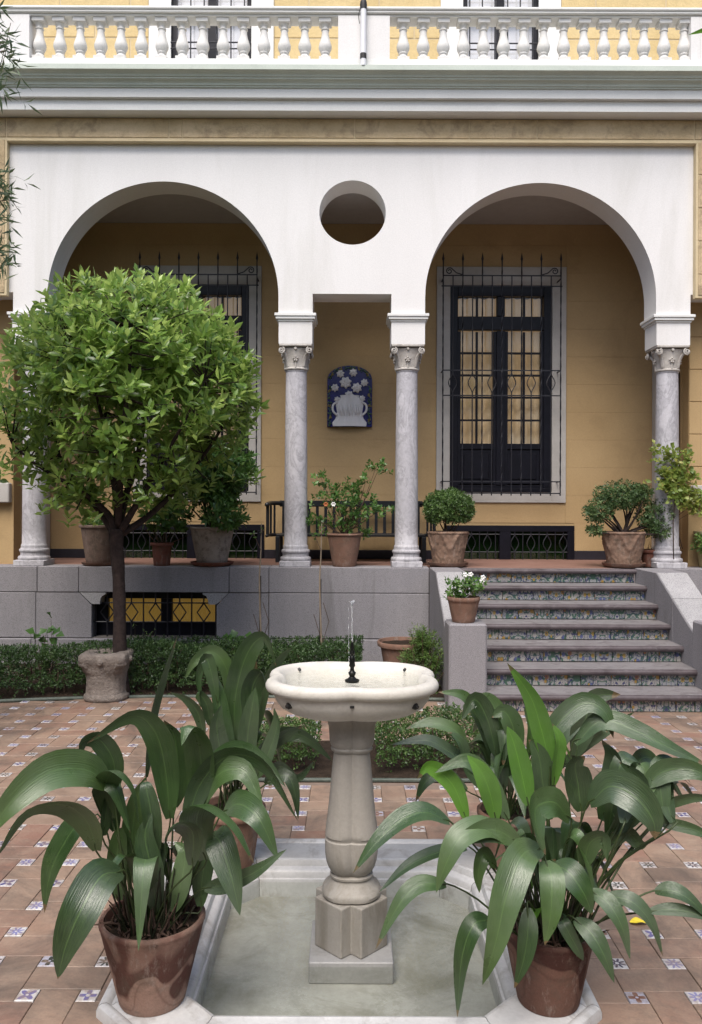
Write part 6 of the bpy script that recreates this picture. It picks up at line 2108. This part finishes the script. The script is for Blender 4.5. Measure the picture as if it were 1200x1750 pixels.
zz0 = pz0 + 0.004
prf = [(0.205, 0.0), (0.21, 0.05), (0.17, 0.10), (0.155, 0.18), (0.17, 0.26), (0.155, 0.32), (0.11, 0.36), (0.12, 0.385)]
vsl = MB()
n1 = 24
for j, (r_, z) in enumerate(prf):
    for i in range(n1 + 1):
        a = PI * i / n1
        vsl.v.append((pcx + r_ * math.cos(a) * (1 + 0.02 * math.sin(9 * a)), ZB - 0.051 - 0.045 * math.sin(a) * (1 + 0.12 * math.cos(10 * a)), zz0 + z))
for j in range(len(prf) - 1):
    for i in range(n1):
        vsl.f.append((j * (n1 + 1) + i, j * (n1 + 1) + i + 1, (j + 1) * (n1 + 1) + i + 1, (j + 1) * (n1 + 1) + i))
vsl.build('vase', wg, pq, smooth=True)
for (px, py, rad) in ((590, 655, 0.075), (609, 664, 0.066), (581, 640, 0.05), (603, 638, 0.052), (572, 664, 0.05), (622, 655, 0.048), (596, 676, 0.055), (576, 684, 0.04), (618, 682, 0.042)):
    cx_, cz_ = X(px, ZB), H(py, ZB)
    fl2 = MB()
    np_ = 7
    for ring, (ro, pr_) in enumerate(((0.62, 0.40), (0.30, 0.28))):
        for k in range(np_):
            a = 2 * PI * k / np_ + ring * 0.45 + px
            q0 = Vector((cx_ + rad * ro * 0.3 * math.cos(a), ZB - 0.058 - ring * 0.018, cz_ + rad * ro * 0.3 * math.sin(a)))
            q1 = Vector((cx_ + rad * ro * math.cos(a), ZB - 0.062 - ring * 0.016, cz_ + rad * ro * math.sin(a)))
            q2 = Vector((cx_ + rad * (ro + 0.36) * math.cos(a), ZB - 0.052 - ring * 0.016, cz_ + rad * (ro + 0.36) * math.sin(a)))
            fl2.tube([q0, q1, q2], [rad * pr_ * 0.4, rad * pr_, rad * pr_ * 0.3], 7)
    fl2.tube([(cx_, ZB - 0.06, cz_), (cx_, ZB - 0.098, cz_)], [rad * 0.22, rad * 0.1], 8)
    fl2.build('blossom', wg, pq, smooth=True)
for sgn in (-1, 1):
    hd = catmull([(pcx + sgn * 0.12, ZB - 0.06, zz0 + 0.31), (pcx + sgn * 0.20, ZB - 0.065, zz0 + 0.27), (pcx + sgn * 0.205, ZB - 0.065, zz0 + 0.19), (pcx + sgn * 0.15, ZB - 0.065, zz0 + 0.13)], 10)
    MB().tube(hd, 0.014, 7).build('vase_handle', wg, pq, smooth=True)
for k in range(9):
    an = -0.9 + 1.8 * k / 8
    MB().tube([(pcx + 0.15 * math.sin(an), ZB - 0.052 - 0.045 * math.cos(an), zz0 + 0.12), (pcx + 0.165 * math.sin(an), ZB - 0.053 - 0.047 * math.cos(an), zz0 + 0.2), (pcx + 0.168 * math.sin(an), ZB - 0.053 - 0.047 * math.cos(an), zz0 + 0.27)], [0.004, 0.012, 0.005], 6).build('vase_gadroon', wg, pq, smooth=True)

# ------------------------------------------------------------------ old carved stone (square capital used as planter)
ZK = 7.10
kx = X(172, ZK)
cap = thing('carved_stone', 'weathered brown carved stone block like a squat column capital before the hedge', 'carved stone', loc=(kx, ZK + 0.2, 0))


def sqsec(k):
    def f(a, j):
        kk = k[j]
        sq_ = 1.0 / max(abs(math.cos(a)), abs(math.sin(a)))
        return 1 + (min(sq_, 1.25) - 1) * kk
    return f


cpf = [(0.15, -0.01), (0.185, 0.0), (0.196, 0.02), (0.192, 0.045), (0.178, 0.058), (0.172, 0.07), (0.170, 0.12), (0.171, 0.18), (0.175, 0.235), (0.180, 0.25), (0.184, 0.26), (0.186, 0.30), (0.194, 0.325), (0.205, 0.345), (0.208, 0.375), (0.204, 0.405), (0.192, 0.418), (0.12, 0.42), (0.105, 0.41), (0.10, 0.37), (0.001, 0.365)]
ks = [0.2] * 5 + [0.3] * 4 + [0.4, 0.6, 0.8, 1, 1, 1, 1, 0.9, 0.1, 0, 0, 0]
MB().lathe(cpf, 96, (kx, ZK + 0.2, 0), sqsec(ks), disp=lambda a, z, r: 0.007 * mnoise.noise(Vector((math.cos(a) * 6, math.sin(a) * 6, z * 14))) + 0.003 * mnoise.noise(Vector((math.cos(a) * 18, math.sin(a) * 18, z * 40))) if r > 0.05 else 0).build('block', M['capstone'], cap, smooth=60)
for k in range(4):
    a = PI / 4 + k * PI / 2
    q = Vector((kx, ZK + 0.2, 0)) + Vector((math.cos(a), math.sin(a), 0)) * 0.215
    tt = Vector((-math.sin(a), math.cos(a), 0))
    MB().tube([q - tt * 0.05 + Vector((0, 0, 0.335)), q + Vector((0, 0, 0.335)), q + tt * 0.05 + Vector((0, 0, 0.335))], [0.034, 0.040, 0.034], 12).build('volute', M['capstone'], cap, smooth=50)
    a2 = k * PI / 2
    q = Vector((kx, ZK + 0.2, 0.355)) + Vector((math.cos(a2), math.sin(a2), 0)) * 0.2
    MB().tube([q, q + Vector((math.cos(a2), math.sin(a2), 0)) * 0.025], [0.035, 0.02], 10).build('boss', M['capstone'], cap, smooth=50)

# ------------------------------------------------------------------ staked saplings
for (px, ytop, ybot, Zz, lab) in ((446, 985, 1128, 8.2, 'thin bare sapling tied to a dark rod, nearer the basement window'), (549, 990, 1118, 8.1, 'thin bare sapling tied to a dark rod, below the potted rose')):
    s = thing('staked_sapling', lab, 'sapling', 'staked saplings', loc=(X(px, Zz), Zz, 0.03))
    MB().tube([(X(px, Zz), Zz, 0.02), (X(px - 1, Zz), Zz + 0.01, H(ytop, Zz))], 0.011, 6).build('rod', M['rod'], s)
    pts = [P(px + 2, 1115, Zz - 0.02), P(px - 2, 1000, Zz - 0.02), P(px, 950, Zz - 0.02), P(px + 1, 895, Zz - 0.02)]
    MB().tube(catmull(pts, 10), [0.010 - 0.0005 * i for i in range(11)], 6).build('stem', M['cane'], s)
    tw2 = MB()
    for (dx, dy, ex, ey) in ((0, 1110, 14, 1062), (14, 1062, 4, 1030), (0, 1090, -12, 1050), (0, 940, -10, 918), (-10, 918, -14, 912), (0, 915, 4, 905)):
        tw2 = MB(); tw2.tube([P(px + dx, dy, Zz - 0.03), P(px + ex, ey, Zz - 0.03)], 0.0035, 5)
        tw2.build('side_twig', M['twig'], s)
    p = np.array([list(P(px - 14, 912, Zz - 0.03)), list(P(px - 10, 918, Zz - 0.03)), list(P(px + 3, 906, Zz - 0.03))])
    foliage('leaves', [rosettes(p, unit(3) + np.array([[0, 0, .6]]), 3, 0.05, 0.025)], M['citrus'], s)

# small broad-leaved weeds by the wall
for (px, py, lab) in ((78, 1085, 'broad-leaved weed rising behind the hedge near the left column'), (400, 1095, 'round-leaved plant behind the hedge next to a staked sapling'), (238, 1080, 'sparse pale twiggy plant beside the orange tree trunk')):
    s = thing('weed', lab, 'plant', loc=(X(px, 8.3), 8.3, 0.03))
    n_ = 14 if px != 238 else 7
    q = P(px, py, 8.3)
    p = np.array(q)[None] + rng.normal(size=(n_, 3)) * np.array([[0.08, 0.05, 0.05]])
    if px == 238:
        foliage('leaves', [rosettes(p, unit(n_) + np.array([[0, 0, .6]]), 3, 0.045, 0.012)], M['ferny'], s)
    else:
        foliage('leaves', [leaf_arrays(p, rng.normal(size=(n_, 3)) * np.array([[1, .3, .3]]) + np.array([[0, -0.3, 0.1]]), np.tile(np.array([[0, -0.6, 0.8]]), (n_, 1)), np.full(n_, 0.10), np.full(n_, 0.095), 0.1, rng.random(n_) * 0.4)], M['citrus'], s)
    stems(s, Vector((X(px, 8.3), 8.3, 0.04)), [Vector(a) for a in p], 0.004)

# ------------------------------------------------------------------ white pole on the balustrade
pole = thing('pole', 'white pole with black cap and band fixed before the balustrade pedestal', 'pole', loc=(X(618, 8.35), 8.35, 6.172))
xp = X(618, 8.35)
MB().tube([(xp, 8.35, 6.205), (xp, 8.35, H(14, 8.35))], 0.030, 14).build('tube', M['pipe'], pole, smooth=60)
MB().lathe([(0.034, 0.0), (0.036, 0.05), (0.032, 0.08), (0.018, 0.11), (0.012, 0.125)], 14, (xp, 8.35, H(16, 8.35))).build('cap', M['rod'], pole, smooth=50)
MB().tube([(xp, 8.35, H(16, 8.35) + 0.12), (xp, 8.35, H(16, 8.35) + 0.6)], 0.014, 10).build('rod', M['pipe'], pole, smooth=60)
MB().tube([(xp, 8.35, H(101, 8.35)), (xp, 8.35, H(92, 8.35))], 0.033, 14).build('band', M['rod'], pole)
MB().tube(catmull([(xp - 0.03, 8.33, H(16, 8.35)), (xp - 0.05, 8.31, H(30, 8.35)), (xp - 0.04, 8.31, H(44, 8.35))], 8), 0.004, 5).build('cord', M['rod'], pole)

# ------------------------------------------------------------------ oleander at the left edge
ole = thing('oleander', 'tall oleander with narrow grey green leaves reaching in beside the white arcade', 'shrub', loc=(-3.0, 5.9, 0))
arr = []; mb = MB()
for i in range(26):
    top = Vector((-2.95 + rng.normal() * 0.22, 5.9 + rng.normal() * 0.3, rng.uniform(3.0, 5.6)))
    pts = catmull([Vector((-3.05 + rng.normal() * 0.06, 5.9 + rng.normal() * 0.08, 0)), Vector((-3.1 + rng.normal() * 0.1, 5.9 + rng.normal() * 0.15, top.z * 0.5)), top], 8)
    mb.tube(pts, [0.016 - 0.0017 * k for k in range(9)], 5, cap=False)
for (px, py, n_) in ((10, 75, 10), (0, 95, 12), (14, 90, 8), (5, 120, 10), (0, 140, 12), (-8, 60, 12), (-5, 25, 10), (2, 165, 5), (4, 310, 8), (6, 330, 10), (14, 345, 10), (2, 365, 10), (8, 420, 8), (2, 440, 12), (0, 460, 8), (-10, 380, 16), (-10, 300, 12), (-15, 200, 10), (-14, 440, 14)):
    Zq = 5.9 + rng.normal() * 0.15
    q = P(px - 6, py, Zq)
    p = np.array(q)[None] + rng.normal(size=(n_, 3)) * np.array([[0.05, 0.08, 0.05]])
    arr.append(rosettes(p, unit(n_) * 0.6 + np.array([[0.35, -0.1, -0.1]]), 3, 0.12, 0.017, (0.2, 1.0), None, 0.15, 0.05))
    s_ = Vector((-2.95, 5.9, q.z - 0.3))
    mb.tube([s_, s_.lerp(q, 0.6) + Vector((0, 0, 0.1)), q], [0.008, 0.006, 0.003], 5, cap=False)
p = np.array([[-3.05, 5.9, 4.0]]) + rng.normal(size=(500, 3)) * np.array([[0.16, 0.3, 0.75]])
p = p[p[:, 0] < -0.445 * p[:, 1] - 0.12]
arr.append(rosettes(p, unit(len(p)) * 0.6 + np.array([[0.1, 0, 0.5]]), 4, 0.13, 0.018, (0.2, 1.0), None, 0.15, 0.05))
foliage('foliage', arr, M['oleander'], ole)
mb.build('stems', M['twig'], ole, smooth=True, fix=False)

# ------------------------------------------------------------------ small things on the pavement
q = P(1094, 1577, 2408 / (1577 - 865))
yl = thing('fallen_leaf', 'yellow fallen leaf lying on the terracotta pavement', 'leaf', loc=(q.x, q.y, 0.004))
V, FS, UV = blade([(q.x - 0.035, q.y, 0.006), (q.x, q.y - 0.004, 0.012), (q.x + 0.035, q.y - 0.008, 0.006)], 0.045, 0.0, 0.3, 0.1, 10, 4)
MB().add([tuple(v) for v in V], FS).build('blade', M['yellow_leaf'], yl, smooth=True, fix=False)
dr = thing('drain_box', 'blue grey square drain frame set in the pavement with dark inside', 'drain', loc=(1.72, 4.15, 0))
d0 = MB()
cx, cy, s_ = X(1215, 3.98), 3.98, 0.13
for (a, b, c_, d_) in ((-s_, s_, -s_, -s_ + 0.03), (-s_, s_, s_ - 0.03, s_), (-s_, -s_ + 0.03, -s_ + 0.0305, s_ - 0.0305), (s_ - 0.03, s_, -s_ + 0.0305, s_ - 0.0305)):
    d0.box(cx + a, cx + b, cy + c_, cy + d_, -0.01, 0.03, 0.003)
d0.build('frame', M['grey_metal'], dr)
MB().box(cx - s_ + 0.031, cx + s_ - 0.031, cy - s_ + 0.031, cy + s_ - 0.031, 0.0015, 0.006).build('well', M['lead'], dr)
for v_ in (dr,): v_.location = (0, 0, 0)

# ------------------------------------------------------------------ unseen ivy-clad walls, added to cut low sky light and bounce green
M['ivy'] = stone('dense_ivy', (0.03, 0.055, 0.018), (0.075, 0.12, 0.035), 9, 0.8, 1.0, 30, spec=0.2, bd=0.05)
for (a, b, c_, d_, hh, lab) in ((-9, 9, -8.5, -8.0, 7.0, 'unseen ivy-clad wall facing the villa, added to block low sky light'), (-9.6, -9.05, -8.5, 8.0, 6.0, 'unseen ivy-clad wall on the oleander side, added to block low sky light'), (9.05, 9.6, -8.5, 8.0, 6.0, 'unseen ivy-clad wall on the staircase side, added to block low sky light')):
    gw = thing('light_block_wall', lab, 'wall', loc=((a + b) / 2, (c_ + d_) / 2, 0))
    MB().box(a, b, c_, d_, -0.02, hh, 0.05).build('wall', M['ivy'], gw)
    MB().box(a - 0.06, b + 0.06, c_ - 0.06, d_ + 0.06, hh + 0.001, hh + 0.12, 0.03).build('coping', M['granite_top'], gw)

# ------------------------------------------------------------------ laurel standing just outside the right edge, one leaf reaching in
lau = thing('laurel', 'laurel twig tip with one bright green leaf beside the balustrade end', 'shrub', loc=(3.1, 4.0, 0))
tipq = P(1200, 52, 4.0)
MB().tube(catmull([(3.1, 4.0, -0.02), (3.05, 4.02, 1.5), (2.9, 4.0, 2.9), (2.5, 4.0, 3.8), (tipq.x + 0.12, 4.0, tipq.z + 0.02)], 20), [0.03 - 0.0013 * i for i in range(21)], 7).build('stem', M['twig'], lau, smooth=True)
lp_ = [(tipq.x + 0.11, 4.0, tipq.z + 0.02), (tipq.x + 0.03, 4.0, tipq.z + 0.012), (tipq.x - 0.075, 4.0, tipq.z - 0.015)]
V, FS, UV = blade(lp_, 0.05, 0.3, 0.25, 0.0, 10, 4)
MB().add([tuple(v) for v in V], FS).build('leaf', M['asp_young'], lau, smooth=True, fix=False)
p = np.array([[2.45, 4.0, 3.95]]) + rng.normal(size=(60, 3)) * np.array([[0.16, 0.25, 0.25]])
p = p[p[:, 0] > 2.1]
foliage('foliage', [rosettes(p, unit(len(p)) + np.array([[0, 0, .5]]), 6, 0.11, 0.04, fine=True)], M['orange'], lau)

for o in list(C.objects):
    if o.parent: continue
    if o.name.startswith('aspidistra_plant'): o['group'] = 'broad-leaved plants at the pool corners'
    elif o.name.startswith('box_hedge'): o['group'] = 'clipped box hedges'
    elif o.name.startswith('potted_'): o['group'] = 'potted plants on the loggia edge'
    elif o.name.startswith('weed'): o['group'] = 'small plants behind the hedge'
    elif o.name.startswith('light_block_wall'): o['group'] = 'unseen walls added to shape the light'
